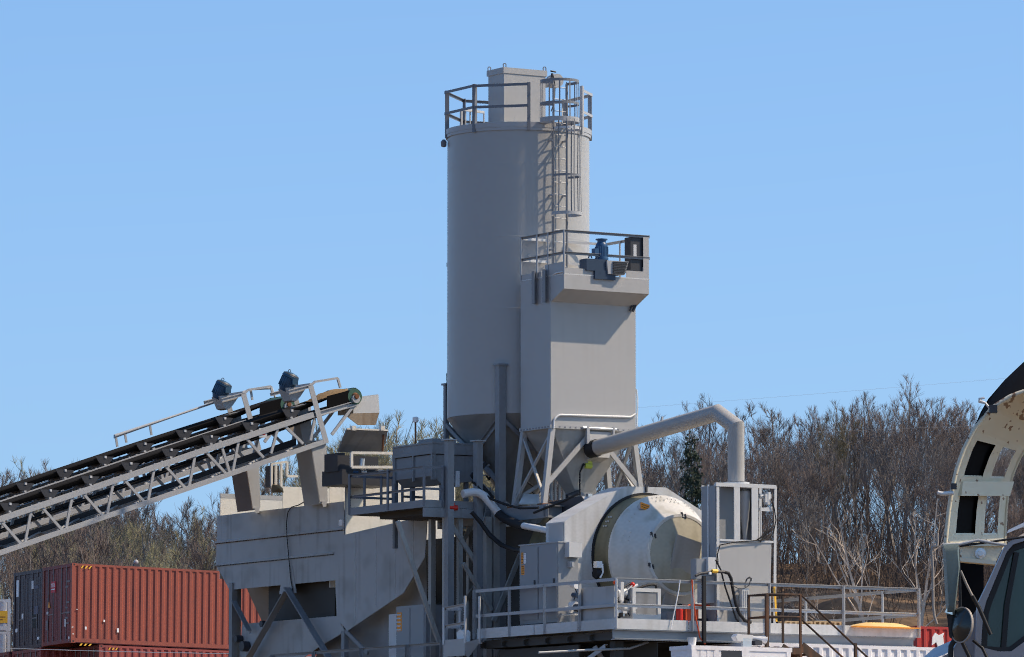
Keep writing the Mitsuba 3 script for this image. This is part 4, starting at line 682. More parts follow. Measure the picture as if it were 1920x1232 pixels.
part(bn, 'hopper_gate', M().hull([(u, v, z) for u in (-.5, .5) for v, z in ((w[0][1] - .6, 10.2), (w[0][1] - 2.6, 10.2), (w[0][1] - 1.2, 9.3), (w[0][1] - 2.0, 9.3))]), 'under_steel'); part(bn, 'hopper_gate', M().hull([(u, v, z) for u in (-.5, .5) for v, z in ((w[0][1] - 3.4, 10.2), (w[0][1] - 5.6, 10.2), (w[0][1] - 4, 9.3), (w[0][1] - 4.9, 9.3))]), 'under_steel')
part(bn, 'skirt_plate', M().plate([pu(x, y, BU + .12) for x, y in ((455, 1170), (631, 1155), (648, 1184), (600, 1212), (560, 1240), (448, 1250))], .02), 'bin_paint')
part(bn, 'skirt_plate', M().plate([pu(x, y, BU + .5) for x, y in ((640, 1186), (652, 1183), (760, 1105), (800, 1040), (802, 1240), (590, 1240), (600, 1212))], .02), 'tower_paint')
part(bn, 'feeder_belt', M().box(-.6, .6, w[1][1] - .5, w[0][1] - .4, 8.5, 8.62), 'belt')
for x, v_, ww in ((436, BU - .01, .17), (444, BU + .25, .12)): p = pu(x, 1100, v_); part(bn, 'leg_post', M().box(v_ - .06, v_ + .1, p[1] - ww / 2, p[1] + ww / 2, 2, p[2] + .1), 'tower_paint')
part(bn, 'gusset', M().plate([pu(x, y, BU - .02) for x, y in ((533, 1062), (548, 1062), (556, 1112), (524, 1114))], .02), 'bin_paint')
for a, b in (((541, 1106), (466, 1236)), ((541, 1106), (622, 1240))): part(bn, 'leg_brace', M().angle(pu(*a, BU - .08), lerp(pu(*a, BU - .08), pu(*b, BU - .08), 1.5), .17, .03, up=(1, 0, 0)), 'tower_paint')
part(bn, 'leg_brace', M().angle(pu(441, 1130, BU - .05), pu(470, 1185, BU - .05), .14, .02, up=(1, 0, 0)), 'tower_paint')
p = pu(645, 1184, BU); part(bn, 'leg_post', M().box(BU - .04, BU + .1, p[1] - .08, p[1] + .08, 2, p[2] + .02), 'tower_paint'); part(bn, 'leg_brace', M().beam(pu(648, 1183, BU), pu(690, 1225, BU), .1, .05, up=(1, 0, 0)), 'tower_paint')
part(bn, 'pale_bracket', M().box(BU - .06, BU, *[pu(x, 980, BU)[1] for x in (645, 639)], pu(641, 986, BU)[2], pu(641, 975, BU)[2]), 'white_label')
part(bn, 'leg_post', M().box(1.6, 1.75, w[0][1] - .2, w[0][1], 2, 10).box(1.6, 1.75, w[1][1], w[1][1] + .2, 2, 10), 'tower_paint')
for (x, y, r_) in ((447, 1198, .1), (459, 1212, .14), (495, 1170, .09)): part(bn, 'bearing', M().lathe([(0, -.1), (r_, -.1), (r_, .1), (0, .1)], pu(x, y, BU - .0), (1, 0, 0), 16), 'charcoal', 40)
solo('hanging_cable', M().tube([pu(x, y, BU - .06) for x, y in ((572, 940), (560, 947), (546, 951), (540, 960), (537, 980), (538, 1005), (541, 1040), (545, 1085), (549, 1108))], .014, 6), 'black_rubber', 'black cable hanging down the smudged wall of the aggregate bin', 'cable', True)
# equipment on top of the bins
ft = thing('filter_hatch', 'open tilted steel hatch over a pale angle frame, on the bins behind the tank', 'hatch')
HV = 4.6; hp_ = [pv(x, y, HV + dv) for x, y, dv in ((650, 804, .0), (727, 807, 0), (717, 847, .7), (633, 847, .7))]
part(ft, 'hatch_plate', M().plate(hp_, .04), 'tower_paint'); part(ft, 'hatch_edge', M().beam(hp_[0], hp_[1], .05, .04), 'cream_paint')
for x in (662, 716): part(ft, 'hinge_pad', M().box(*sum([[c - .06, c + .06] for c in pv(x, 803, HV)], [])), 'cream_paint')
fa = [pv(x, y, HV + .1) for x, y in ((659, 849), (738, 850), (738, 876), (659, 876))]
for a, b in zip(fa, fa[1:] + fa[:1]): part(ft, 'frame', M().beam(a, b, .07, .06, up=(0, 1, 0)), 'cream_paint')
part(ft, 'backing_panel', M().box(fa[0][0], fa[1][0], HV + .9, HV + .95, fa[3][2] - .2, fa[0][2]), 'charcoal'); part(ft, 'box', M().box(fa[0][0] - .25, fa[1][0], HV + .15, HV + 1.2, fa[3][2] - .45, fa[3][2] - .06), 'charcoal'); part(ft, 'box', M().box(fa[0][0] - .3, fa[0][0] - .08, HV + .3, HV + 1.0, fa[3][2] - .1, fa[0][2]), 'charcoal')
part(ft, 'cylinder', M().tube([pv(678, 876, HV + .4), pv(679, 860, HV + .4)], .07, 12), 'steel', 40); part(ft, 'prop_rod', M().tube([pv(717, 848, HV + .3), pv(719, 815, HV + .1)], .025, 8), 'rust', 40)
for k in range(4): q = pv(665 + k * 16, 885, HV + .2); part(ft, 'clamp', M().lathe([(0, -.08), (.06, -.08), (.06, .08), (0, .08)], q, (1, 0, 0), 12), ('blue_motor', 'steel', 'charcoal', 'hose_white')[k], 40)
ft2 = thing('hatch_frame', 'pale angle-iron frame standing on the bins between the two conveyor legs', 'frame')
HV2 = dv_ - .4
for pts in (((509, 870), (509, 912)), ((517, 872), (517, 912)), ((527, 870), (527, 918)), ((538, 866), (538, 893)), ((538, 893), (558, 893)), ((509, 870), (538, 866)), ((509, 912), (527, 918))): part(ft2, 'bar', M().beam(*[pv(*a, HV2) for a in pts], .06, .06, up=(0, 1, 0)), 'cream_paint')
part(ft2, 'dark_box', M().box(*[pv(x, 890, HV2)[0] for x in (518, 530)], HV2 + .2, HV2 + .6, pv(520, 912, HV2)[2], pv(520, 872, HV2)[2]), 'charcoal')
rk = pv(520, 916, HV2 - .2); part(ft2, 'rubble', M().hull([rk + np.array(d) for d in ((-.18, 0, -.12), (.2, 0, -.1), (.12, .1, .1), (-.1, .1, .12), (.0, -.1, .0), (.22, .1, .02))]), 'sand')

# ================================================================ belt conveyors
MAX = (.30, -.30, .9)
def conveyor(k, lab, dU, dV):
    vn, wd = 6.75, .95
    cv_ = thing('belt_conveyor', lab, 'conveyor', 'belt conveyors feeding the bins')
    off = np.array([dU, dV, 0.]); P = lambda x, y, v=vn: pv(x, y, v)
    b0, b2 = P(0, 1036), P(606, 828); t0, t1, t2 = P(0, 967), P(398, 833), P(585, 772)
    zb = lambda u: b0[2] + (u - b0[0]) * (b2[2] - b0[2]) / (b2[0] - b0[0])
    zt = lambda u: t0[2] + (u - t0[0]) * (t1[2] - t0[2]) / (t1[0] - t0[0]) if u < t1[0] else t1[2] + (u - t1[0]) * (t2[2] - t1[2]) / (t2[0] - t1[0])
    uu = lambda x, y=900: P(x, y)[0]
    uL = uu(-190, 1060); hd = P(648, 746, 7.22)
    sl = (t2[2] - t1[2]) / (t2[0] - t1[0])
    A = lambda m: part(cv_, m[0], m[1], m[2], *m[3:])
    o = lambda p: np.asarray(p, float) + off
    uj = uu(431, 889)
    for side, v in ((0, vn), (1, vn + wd)):
        f = 1 if side == 0 else -1
        for a, b in ((uL, uj), (uj, b2[0])):
            A(('bottom_chord', M().angle(o((a, v, zb(a) + .05)), o((b, v, zb(b) + .05)), .11, .015, flip=f), 'rail_paint'))
        for a, b in ((uL, t1[0]), (t1[0], t2[0])):
            A(('top_chord', M().angle(o((a, v, zt(a) - .02)), o((b, v, zt(b) - .02)), .13, .015, flip=f), 'rail_paint'))
        hb0, hb1 = P(590, 778), P(670, 755)
        A(('head_beam', M().chan(o((hb0[0], v, hb0[2])), o((hb1[0], v, hb1[2])), .14, .06), 'rail_paint'))
        A(('head_strut', M().beam(o((P(663, 760)[0], v, P(663, 760)[2])), o((P(622, 815)[0], v, P(622, 815)[2])), .08, .05, up=(0, 1, 0)), 'rail_paint'))
        x = 431 - 76.7 * 7
        while x < 425:
            ub, ut = uu(x + 0, 960), uu(x + 13, 900)
            A(('web', M().beam(o((ub, v, zb(ub) + .05)), o((ut, v, zt(ut))), .07, .05, up=(0, 1, 0)), 'rail_paint'))
            ud = uu(x + 68, 960); ut2 = uu(x + 24, 900)
            if x < 360: A(('web', M().beam(o((ut2, v, zt(ut2))), o((ud, v, zb(ud) + .05)), .07, .05, up=(0, 1, 0)), 'rail_paint'))
            x += 76.7
        for (xa, ya), (xb, yb) in (((412, 826), (431, 888)), ((436, 886), (448, 822)), ((456, 816), (494, 858)), ((508, 850), (522, 798)), ((531, 796), (568, 832)), ((582, 826), (590, 785))):
            a, b = P(xa, ya), P(xb, yb); A(('web', M().beam(o((a[0], v, a[2])), o((b[0], v, b[2])), .07, .05, up=(0, 1, 0)), 'rail_paint'))
    ps = np.linspace(uL, b2[0], 12)
    for u in ps: A(('cross_member', M().beam(o((u, vn, zb(u) + .02)), o((u, vn + wd, zb(u) + .02)), .06, .06), 'rail_paint')); 
    for a, b in zip(ps[::1], ps[1:]): A(('cross_brace', M().beam(o((a, vn, zb(a) + .08)), o((b, vn + wd, zb(b) + .08)), .045, .03), 'rail_paint'))
    # belt: troughed carrying run, tail of sand near the head, flat return run
    bz = lambda u: hd[2] + .215 + (u - hd[0]) * sl * .99 if u > t1[0] else hd[2] + .215 + (t1[0] - hd[0]) * sl * .99 + (u - t1[0]) * (t1[2] - t0[2]) / (t1[0] - t0[0])
    us = np.linspace(uL, hd[0] - .05, 30); sec = [(-.43, .0), (-.2, -.14), (.2, -.14), (.43, .0)]; V = []
    for u in us:
        fl = min(max((hd[0] - u) / 1.6, 0), 1)
        for t in (0, -.03):
            for (y, z) in sec: V.append(o((u, vn + wd / 2 + y, bz(u) + (z * fl) + t)))
    F = []
    for i in range(len(us) - 1):
        q = i * 8
        for a in range(3): F += [[q + a, q + a + 1, q + a + 9, q + a + 8], [q + 4 + a, q + a + 12, q + a + 13, q + 5 + a]]
        F += [[q, q + 8, q + 12, q + 4], [q + 3, q + 7, q + 15, q + 11]]
    A(('carrying_belt', M().add(V, F), 'belt'))
    A(('return_belt', M().hull([o((u, v, z + d)) for u, z in ((uL, zb(uL) + .42), (hd[0], hd[2] - .22)) for v in (vn + .1, vn + wd - .1) for d in (0, .03)]), 'belt'))
    A(('spill_plate', M().hull([o((u, vn + wd - .03 + d, zb(u) + h)) for u in (uL, uj) for d in (0, .02) for h in (.06, .2)]), 'charcoal'))
    A(('spill_plate', M().hull([o((u, vn + wd - .03 + d, zb(u) + h)) for u in (uj, b2[0] - .3) for d in (0, .02) for h in (.06, .24)]), 'charcoal'))
    A(('skirt_board', M().hull([o((u, v, bz(u) + d)) for u in (uL, uu(585)) for v in (vn + wd - .02, vn + wd) for d in (-.2, -.05)]), 'black_rubber'))
    x = 17 - 150
    while x < 590:
        u = uu(x + 2, 880); zz = bz(u); c = zt(u)
        m = M().beam(o((u, vn, c + .02)), o((u, vn + wd, c + .02)), .07, .05)
        for v in (vn + .03, vn + wd - .03): m.beam(o((u, v, c)), o((u, v, zz - .02)), .05, .03, up=(1, 0, 0)); 
        m.beam(o((u + .12, vn + .04, c)), o((u, vn + .04, zz - .06)), .03, .03)
        idl = part(cv_, 'idler', m, 'rail_paint')
        rm = M(); rm.hull([o((u + a_, vn + b_, zz + c_)) for b_ in (.0, .03) for a_, c_ in ((-.3, -.03), (.26, -.03), (-.16, -.22), (.1, -.24))])
        for a, b in zip(sec, sec[1:]): rm.tube([o((u, vn + wd / 2 + a[0], zz + a[1] - .08)), o((u, vn + wd / 2 + b[0], zz + b[1] - .08))], .055, 8)
        part(idl, 'rollers', rm, 'charcoal', 40); part(idl, 'end_cap', M().box(*sum([[q_ - .03, q_ + .03] for q_ in o((u, vn + .0, zz - .05))], [])), 'box_light')
        x += 75.3
    A(('head_pulley', M().lathe([(0, -.5), (.215, -.5), (.225, -.4), (.225, .4), (.215, .5), (0, .5)], o(hd), (0, 1, 0), 36), 'pulley_green', 35))
    A(('pulley_hub', M().lathe([(0, -.62), (.06, -.62), (.10, -.52), (.10, -.49)], o(hd), (0, 1, 0), 18), 'rust', 40)); A(('bearing_block', M().lathe([(0, -.60), (.12, -.60), (.12, -.52), (.0, -.5)], o(hd) + [0, .02, -.06], (0, 1, 0), 16), 'rail_paint', 40))
    A(('belt_wrap', M().lathe([(.228, -.43), (.24, -.43), (.24, .43), (.228, .43)], o(hd), (0, 1, 0), 20, -1.75, 1.7), 'belt', 40))
    A(('guard_plate', M().hull([o((hd[0] + a_, vn - .02 + e, hd[2] + b_)) for e in (0, .015) for a_, b_ in ((-.85, -.33), (-.85, -.03), (-.12, .17), (-.12, -.2))]), 'matte_black'))
    if k == 0:
        s0, s1 = uu(600, 740), hd[0] + .1; nn = 14; V = []
        for i in range(nn):
            t = i / (nn - 1); u = lerp(s0, s1, t); hh = .13 * math.sin(math.pi * min(t * 1.1, 1)) ** .7
            for a in np.linspace(0, np.pi, 7): V.append(o((u, vn + wd / 2 - .4 * math.cos(a), bz(u) + hh * math.sin(a) + .02 * math.sin(i * 2.1 + a * 3) - .01)))
        i = np.arange(6); A(('sand_load', M().add(V, np.vstack([np.stack([i + q * 7, i + 1 + q * 7, i + 8 + q * 7, i + 7 + q * 7], 1) for q in range(nn - 1)])), 'sand', True))
    # drive: motor over a cone shaped gear housing, and the posts that carry it
    mp = P(542, 718); gx0, gy0, gx1, gy1 = (532, 730, 560, 756)
    g = [o(P(x, y, vn + .3)) for x, y in ((530, 728), (568, 727), (556, 745), (548, 754), (540, 752))]
    A(('gear_housing', M().hull([p + [0, d, 0] for p in g for d in (-.2, .25)]), 'grey_paint'))
    mo = o(P(540, 717, vn + .28)); mt = part(cv_, 'motor', M().lathe([(0, -.26), (.14, -.25), (.19, -.16), (.215, .0), (.21, .12), (.235, .14), (.225, .20), (.15, .26), (0, .28)], mo, MAX, 20), 'teal_motor', 30)
    part(mt, 'fan_cowl', M().lathe([(.19, -.24), (.22, -.22), (.215, -.16), (.18, -.14)], mo, -np.array(MAX), 20), 'charcoal', 40); part(mt, 'cooling_fins', sum_fins(mo), 'teal_motor'); part(mt, 'terminal_box', M().box(mo[0] - .02, mo[0] + .14, mo[1] - .29, mo[1] - .15, mo[2] - .08, mo[2] + .07), 'teal_motor'); part(mt, 'lifting_eye', M().ring(mo + [.02, -.05, .3], .03, .015, .015, (0, 1, 0), 10), 'charcoal')
    for dv in (0, wd):
        A(('head_post', M().angle(o(P(584, 722) + [0, dv, 0]), o(P(614, 830) + [0, dv, 0]), .13, .02, up=(1, 0, .3)), 'rail_paint'))
        A(('drive_beam', M().chan(o(P(540, 735) + [0, dv, 0]), o(P(586, 723) + [0, dv, 0]), .09, .05), 'rail_paint'))
    A(('drive_beam', M().beam(o(P(584, 722)), o(P(584, 722) + [0, wd, 0]), .1, .1), 'rail_paint'))
    for pts in (((590, 716), (633, 709)), ((633, 709), (638, 727)), ((590, 716), (584, 722))): A(('guard_rail', M().beam(*[o(P(*a, vn + wd)) for a in pts], .06, .05, up=(0, 1, 0)), 'rail_paint'))
    # discharge hood
    h = [P(x, y, vn + .1) for x, y in ((663, 746), (709, 740), (711, 774), (662, 775))]
    A(('hood', M().plate([o(p) for p in h], .02), 'deck_metal' if k == 0 else 'grey_paint')); hh = [p + [0, .8, 0] for p in h]
    A(('hood', M().plate([o(p) for p in (h[1], hh[1], hh[2], h[2])], .02), 'cream_paint')); A(('hood', M().plate([o(p) for p in hh], .02), 'grey_paint')); A(('hood', M().plate([o(p) for p in (h[0], h[1], hh[1], hh[0])], .02), 'grey_paint'))
    lo = [P(x, y, vn + .1) for x, y in ((645, 777), (662, 775), (711, 774), (704, 797), (671, 797))]
    A(('hood_bottom', M().plate([o(p + [0, d * .0, 0]) for p, d in zip(lo, (0, 0, 0, 1, 1))], .02), 'hood_dirt'))
    # supporting leg box down to the bin
    a = [P(x, y, vn + .02) for x, y in ((584, 834), (612, 830), (614.5, 941), (601, 945))]
    lgk = part(cv_, 'leg_box', M().hull([o(p + [0, d, 0]) for p in a for d in (0, .86)]), 'grey_paint')
    a4 = [P(x, y, vn + .02) + [0, d, 0] for x, y, d in ((584, 834, .01), (601, 945, .01), (601, 945, .84), (584, 834, .84))]
    part(cv_, 'leg_cheek', M().hull([o(p + [-e, 0, 0]) for p in a4 for e in (.004, .016)]), 'leg_brown' if k else 'hopper_paint', False, 'brownish smudged cheek plate of the leg box' if k else None)
    part(lgk, 'foot', M().hull([o(P(x, y, vn + d)) for x, y in ((603, 940), (606, 951), (612, 950), (613, 938)) for d in (-.05, .95)]), 'rail_paint')
    A(('inner_strut', M().beam(o(P(560, 760, vn + .5)), o(P(575, 832, vn + .5)), .35, .3), 'tower_paint'))
    for xx in (30, 175, 330): 
        u = uu(xx, 1010); A(('floor_plate', M().hull([o((u + d, v, zb(u + d) - .02 - t)) for d in (-.5, .5) for v in (vn + .02, vn + wd - .02) for t in (0, .04)]), 'tower_paint'))
    if k:
        rl = lambda x, y: o(P(x, y, vn + wd + .5))
        for (a_, b_) in (((232 + 128, 826 - 13), (392 + 145, 752 - 13)), ((360, 813), (363, 833)), ((420, 788), (425, 812))): pass
        A(('walkway_rail', M().tube([far_px(215, 822, o, vn + wd + .1), far_px(215, 818, o, vn + wd + .1), far_px(330, 779, o, vn + wd + .1), far_px(395, 757, o, vn + wd + .1), far_px(470, 730, o, vn + wd + .1), far_px(510, 728, o, vn + wd + .1), far_px(517, 748, o, vn + wd + .1)], .03, 8), 'rail_paint', True))
        for x, y0, y1 in ((217, 818, 838), (281, 797, 816), (234, 812, 830), (470, 730, 750)): A(('walkway_post', M().beam(far_px(x, y0, o, vn + wd + .1), far_px(x + 3, y1, o, vn + wd + .1), .06, .03, up=(0, 1, 0)), 'rail_paint'))
    else:
        q = P(493, 812, vn - .02); s = part(cv_, 'notice_plate', M().box(q[0] - .12, q[0] + .12, vn - .03, vn - .015, q[2] - .12, q[2] + .12), 'box_light')
        part(s, 'red_print', M().box(q[0] - .06, q[0] + .06, vn - .034, vn - .03, q[2] + .0, q[2] + .03).box(q[0] - .06, q[0] + .06, vn - .034, vn - .03, q[2] - .05, q[2] - .02), 'red')
def far_px(x, y, o, v): return pv(x, y, v + o((0, 0, 0))[1])
def sum_fins(mo):
    m = M(); d = unit(MAX); a = unit(np.cross(d, [0, 0, 1])); b = np.cross(d, a)
    for k in range(20):
        t = k * math.pi / 10; e = a * math.cos(t) + b * math.sin(t); m.beam(mo - d * .14 + e * .21, mo + d * .12 + e * .21, .012, .03, up=e)
    return m
paint('leg_brown', (.155, .115, .10), (.10, .075, .06), .6, .6); paint('hood_dirt', (.25, .20, .15), (.16, .11, .07), .7, .7)
farhead = pv(522, 758, 10.32); nearhead = pv(648, 746, 7.22)
conveyor(0, 'nearer inclined belt conveyor, with sand at its head and a pale discharge hood', 0, 0)
conveyor(1, 'farther inclined belt conveyor with a thin walkway rail, its head behind the nearer one', farhead[0] - nearhead[0], 3.1)
# cabinet and railing low on the left of the columns
lc = thing('equipment_cabinet', 'grey electrical cabinet with an orange sticker, low down below the tower walkway', 'electrical cabinet')
LCU = -2.6; a, b = pu(798, 1133, LCU), pu(743, 1140, LCU); part(lc, 'case', M().box(LCU, LCU + .5, a[1], b[1], 6.4, a[2]), 'box_grey'); part(lc, 'door', M().box(LCU - .02, LCU, lerp(a[1], b[1], .04), lerp(a[1], b[1], .48), 6.5, a[2] - .05).box(LCU - .02, LCU, lerp(a[1], b[1], .52), lerp(a[1], b[1], .96), 6.5, a[2] - .05), 'box_grey')
c, d = pu(744, 1184, LCU - .03), pu(753, 1148, LCU - .03); st2 = part(lc, 'warning_sticker', M().box(LCU - .026, LCU - .022, c[1], d[1], c[2], d[2]), 'orange'); k = M()
for i in range(5): k.box(LCU - .03, LCU - .026, lerp(c[1], d[1], -.9), lerp(c[1], d[1], .8), lerp(c[2], d[2], .05 + i * .2), lerp(c[2], d[2], .12 + i * .2))
part(st2, 'print', k, 'box_light'); c, d = pu(729, 1232, LCU + .1), pu(743, 1151, LCU + .1); part(lc, 'side_box', M().box(LCU + .1, LCU + .4, c[1], d[1], c[2] - .5, d[2]), 'box_light')
part(lc, 'base', M().box(LCU, LCU + .5, a[1], b[1], 5.6, 6.4), 'tower_paint')
lr = thing('bin_walkway', 'low steel railing along the foot of the aggregate bin, at the bottom edge', 'railing')
LRU = -3.2; a, b = pu(830, 1204, LRU), pu(512, 1226, LRU)
part(lr, 'top_rail', M().angle(a, (LRU, b[1], a[2]), .06, .012), 'tower_paint'); part(lr, 'mid_rail', M().angle(a - [0, 0, .5], (LRU, b[1], a[2] - .5), .06, .012), 'tower_paint')
for x in (512, 590, 679, 765, 830): v = pu(x, 1215, LRU)[1]; part(lr, 'post', M().angle((LRU, v, 5.4), (LRU, v, a[2]), .07, .012, up=(1, 0, 0)), 'tower_paint')
part(lr, 'floor', M().box(LRU, LRU + .9, a[1], b[1], 5.3, 5.36), 'tower_paint')
# ================================================================ shipping containers
class CFrame(Frame):
    def __init__(s, o, ang, roll, pitch):
        Frame.__init__(s, o, ang, roll); r, q = math.cos(pitch), math.sin(pitch); V = s.V * r - s.Z * q; s.Z = s.Z * r + s.V * q; s.V = V
def container(key, lab, cat, mt, dark, u0, v0, z0, L=12.19, W=2.44, H=2.9, sides='f', rods=True, marks=()):
    t = thing(key, lab, cat)
    for u in (u0, u0 + L - .12):
        for v in (v0, v0 + W - .12): part(t, 'corner_post', M().box(u, u + .12, v, v + .12, z0, z0 + H), mt)
    for v in (v0 + .01, v0 + W - .08):
        part(t, 'top_rail', M().box(u0 + .12, u0 + L - .12, v, v + .07, z0 + H - .09, z0 + H - .01), mt); part(t, 'bottom_rail', M().box(u0 + .12, u0 + L - .12, v, v + .07, z0 + .03, z0 + .17), mt)
    for u in (u0, u0 + L - .17):
        for v in (v0 - .004, v0 + W - .156):
            for z in (z0, z0 + H - .115):
                c = part(t, 'corner_casting', M().box(u - .004, u + .17, v, v + .16, z - .003, z + .118), mt)
                if u == u0 and v < v0 + .1: part(c, 'slot', M().box(u + .05, u + .12, v - .003, v, z + .03, z + .09).box(u - .007, u - .004, v + .04, v + .11, z + .03, z + .09), 'black_ink')
    prof = []; n = int((L - .3) / .278); s = (L - .24) / n
    for k in range(n): prof += [(u0 + .12 + s * (k + a), v0 + d) for a, d in ((.0, .058), (.28, .058), (.48, .006), (.80, .006))]
    prof.append((u0 + L - .12, v0 + .045)); prof = np.array(prof); k = len(prof); V = np.vstack([np.c_[prof, np.full(k, z)] for z in (z0 + .17, z0 + H - .09)]); i = np.arange(k - 1)
    part(t, 'side_panel', M().add(V, np.stack([i, i + 1, i + k + 1, i + k], 1)), mt)
    part(t, 'rail_shadow_gap', M().box(u0 + .12, u0 + L - .12, v0 + .05, v0 + .06, z0, z0 + .2), dark)
    part(t, 'back_panel', M().box(u0 + .1, u0 + L - .1, v0 + W - .04, v0 + W - .02, z0 + .1, z0 + H - .05), mt); part(t, 'roof', M().box(u0 + .1, u0 + L - .1, v0 + .05, v0 + W - .05, z0 + H - .05, z0 + H - .03), mt)
    part(t, 'end_panel', M().box(u0 + L - .06, u0 + L - .04, v0 + .1, v0 + W - .1, z0 + .1, z0 + H - .05), mt)
    part(t, 'end_header', M().box(u0, u0 + .1, v0 + .12, v0 + W - .12, z0 + H - .13, z0 + H - .01), dark); part(t, 'end_sill', M().box(u0, u0 + .1, v0 + .12, v0 + W - .12, z0 + .01, z0 + .15), dark)
    for j in (0, 1):
        a = v0 + .14 + j * (W / 2 - .13); b = a + W / 2 - .15; m = M().box(u0 + .04, u0 + .06, a, b, z0 + .16, z0 + H - .14)
        for q in (.18, .5, .82): m.box(u0 + .025, u0 + .04, lerp(a, b, q) - .09, lerp(a, b, q) + .09, z0 + .3, z0 + H - .28)
        d = part(t, 'door', m, dark)
        for q in (.28, .68): part(d, 'lock_rod', M().tube([(u0 + .005, lerp(a, b, q), z0 + .08), (u0 + .005, lerp(a, b, q), z0 + H - .06)], .018, 6), 'rod_grey', True)
        part(d, 'handle', M().box(u0 - .01, u0 + .01, lerp(a, b, .28), lerp(a, b, .62), z0 + 1.1, z0 + 1.13), 'rod_grey')
    for (nm, vv, zz, wv, hz, mtl) in marks: part(t, nm, M().box(u0 + .0, u0 + .022, v0 + vv - wv / 2, v0 + vv + wv / 2, z0 + zz - hz / 2, z0 + zz + hz / 2), mtl)
    return t
mat('rod_grey', (.22, .2, .2), .5); mat('faded_mark', (.24, .2, .2), .7); mat('faded_blue', (.13, .13, .17), .7); mat('label_red', (.55, .03, .05), .5)
P0 = py(133.2, 1204.8, 213.0)
FR = CFrame(P0, .53, .018, .022)
rm = [('code_mark', .32 + .1 * (i % 2), 2.25 - .19 * i, .3 - .06 * (i % 3), .07, 'faded_mark') for i in (0, 1, 4, 5, 6, 7, 8)]
rd = container('red_container', 'upper rust-red ribbed shipping container, its long side facing the viewer', 'shipping container', 'red_box', 'maroon_box', 0, 0, 0, marks=rm + [('small_plate', .5, .75, .12, .28, 'white_label'), ('small_plate', 2.05, .75, .16, .35, 'faded_mark'), ('small_plate', 2.0, 1.2, .12, .1, 'white_label'), ('small_plate', .2, .16, .1, .14, 'white_label')])
lb = part(rd, 'logo_plate', M().box(-.008, .022, 1.36, 1.7, 1.92, 2.33), 'label_red', False, 'red and white logo plate on the door')
tmesh = meshkit.text_mesh('TEX', .13, .006, True); tv = tmesh.vertices; tw_ = tv[:, 0].max()
part(lb, 'lettering', M().add(np.c_[-.012 - tv[:, 2], 1.68 - tv[:, 0] * .3 / tw_, 2.12 + tv[:, 1]], tmesh.faces), 'white_label'); part(lb, 'white_bar', M().box(-.012, -.008, 1.38, 1.68, 2.02, 2.06), 'white_label')
tr_ = M()
for a in ((.0, .0), (1, 0), (.5, .85)): tr_.n
part(rd, 'warning_triangle', M().plate([(-.002, 1.98, 1.38), (-.002, 1.76, 1.38), (-.002, 1.87, 1.62)], .01), 'orange')
hz = M()
for k in range(3): hz.plate([(.34 + k * .16, -.005, 2.72), (.40 + k * .16, -.005, 2.72), (.48 + k * .16, -.005, 2.82), (.42 + k * .16, -.005, 2.82)], .01)
part(rd, 'hazard_stripes', hz, 'yellow'); hz = M()
sc = M()
for (a, b, c, d) in ((.55, .62, .5, .6), (.06, .1, .3, .34), (.2, .24, 1.2, 1.23), (.02, .08, .55, .58), (1.3, 1.36, .8, .88), (1.85, 1.93, .45, .6)): sc.box(a, b, -.004, .012, c, d)
part(rd, 'paint_chips', sc, 'white_label'); labels['red_container__paint_chips'] = {'kind': 'stuff'}
dm = [('pale_emblem', 2.1, 2.3, .2, .62, 'white_label'), ('code_mark', .85, 2.35, .16, .3, 'white_label'), ('code_mark', .5, 2.25, .34, .12, 'faded_blue'), ('code_mark', .6, 1.0, .4, .5, 'black_ink'), ('code_mark', .5, 1.4, .3, .3, 'faded_blue'), ('small_plate', 1.65, 1.25, .12, .18, 'white_label'), ('small_plate', 2.15, .75, .16, .13, 'white_label'), ('code_mark', .3, .35, .16, .1, 'white_label')]
container('dark_container', 'dark blue-grey shipping container in the upper row, door end next to the red one', 'shipping container', 'dark_box', 'dark_box', .03, 2.52, -.02, marks=dm)
container('maroon_container', 'maroon shipping container in the lower row, with its ribbed side under the red one', 'shipping container', 'red_low', 'maroon_box', 1.13, -.02, -2.93) if 'red_low' in scene else None
paint('red_low', (.30, .065, .055), (.18, .05, .045), .7, .55)
mc_ = container('maroon_container', 'maroon shipping container in the lower row, with its ribbed side under the red one', 'shipping container', 'red_low', 'maroon_box', 1.13, -.02, -2.93)
m = M()
for k in range(3): m.plate([(.32 + k * .18, -.03, -.10), (.39 + k * .18, -.03, -.10), (.46 + k * .18, -.03, -.02), (.39 + k * .18, -.03, -.02)], .01)
for k in range(3): m.plate([(1.5 + k * .14, -.03, -.2), (1.55 + k * .14, -.03, -.2), (1.6 + k * .14, -.03, -.12), (1.55 + k * .14, -.03, -.12)], .01)
part(mc_, 'hazard_stripes', m, 'yellow')
container('maroon_container', 'maroon door end of the lower row with pale lock rods, second from the right', 'shipping container', 'red_low', 'maroon_box', .0, 2.50, -2.93)
container('maroon_container', 'leftmost dark maroon door end of the lower row, under the dark blue-grey container', 'shipping container', 'maroon_box', 'maroon_box', -.1, 5.02, -2.93)
bird = thing('roof_lamp', 'small pale lamp on the roof edge of the upper red container', 'lamp'); q = FR.to(py(255, 1054, 217.5)); part(bird, 'head', M().tm(trimesh.creation.icosphere(2, .09).apply_translation(q)), 'rail_paint', True); part(bird, 'foot', M().box(q[0] - .1, q[0] + .12, q[1] - .05, q[1] + .05, 2.86, q[2] - .06), 'charcoal')
for zz in (-5.86, -8.79):   # the rows below, hardly in view, carry the stack
    container('red_container', ['red-brown ribbed container below the lower row, in the third row of the stack', 'red-brown ribbed container at the foot of the stack'][zz < -6], 'shipping container', 'red_low', 'maroon_box', .2, 0, zz)
FR = Frame(py(20, 1300, 222.0), .30)
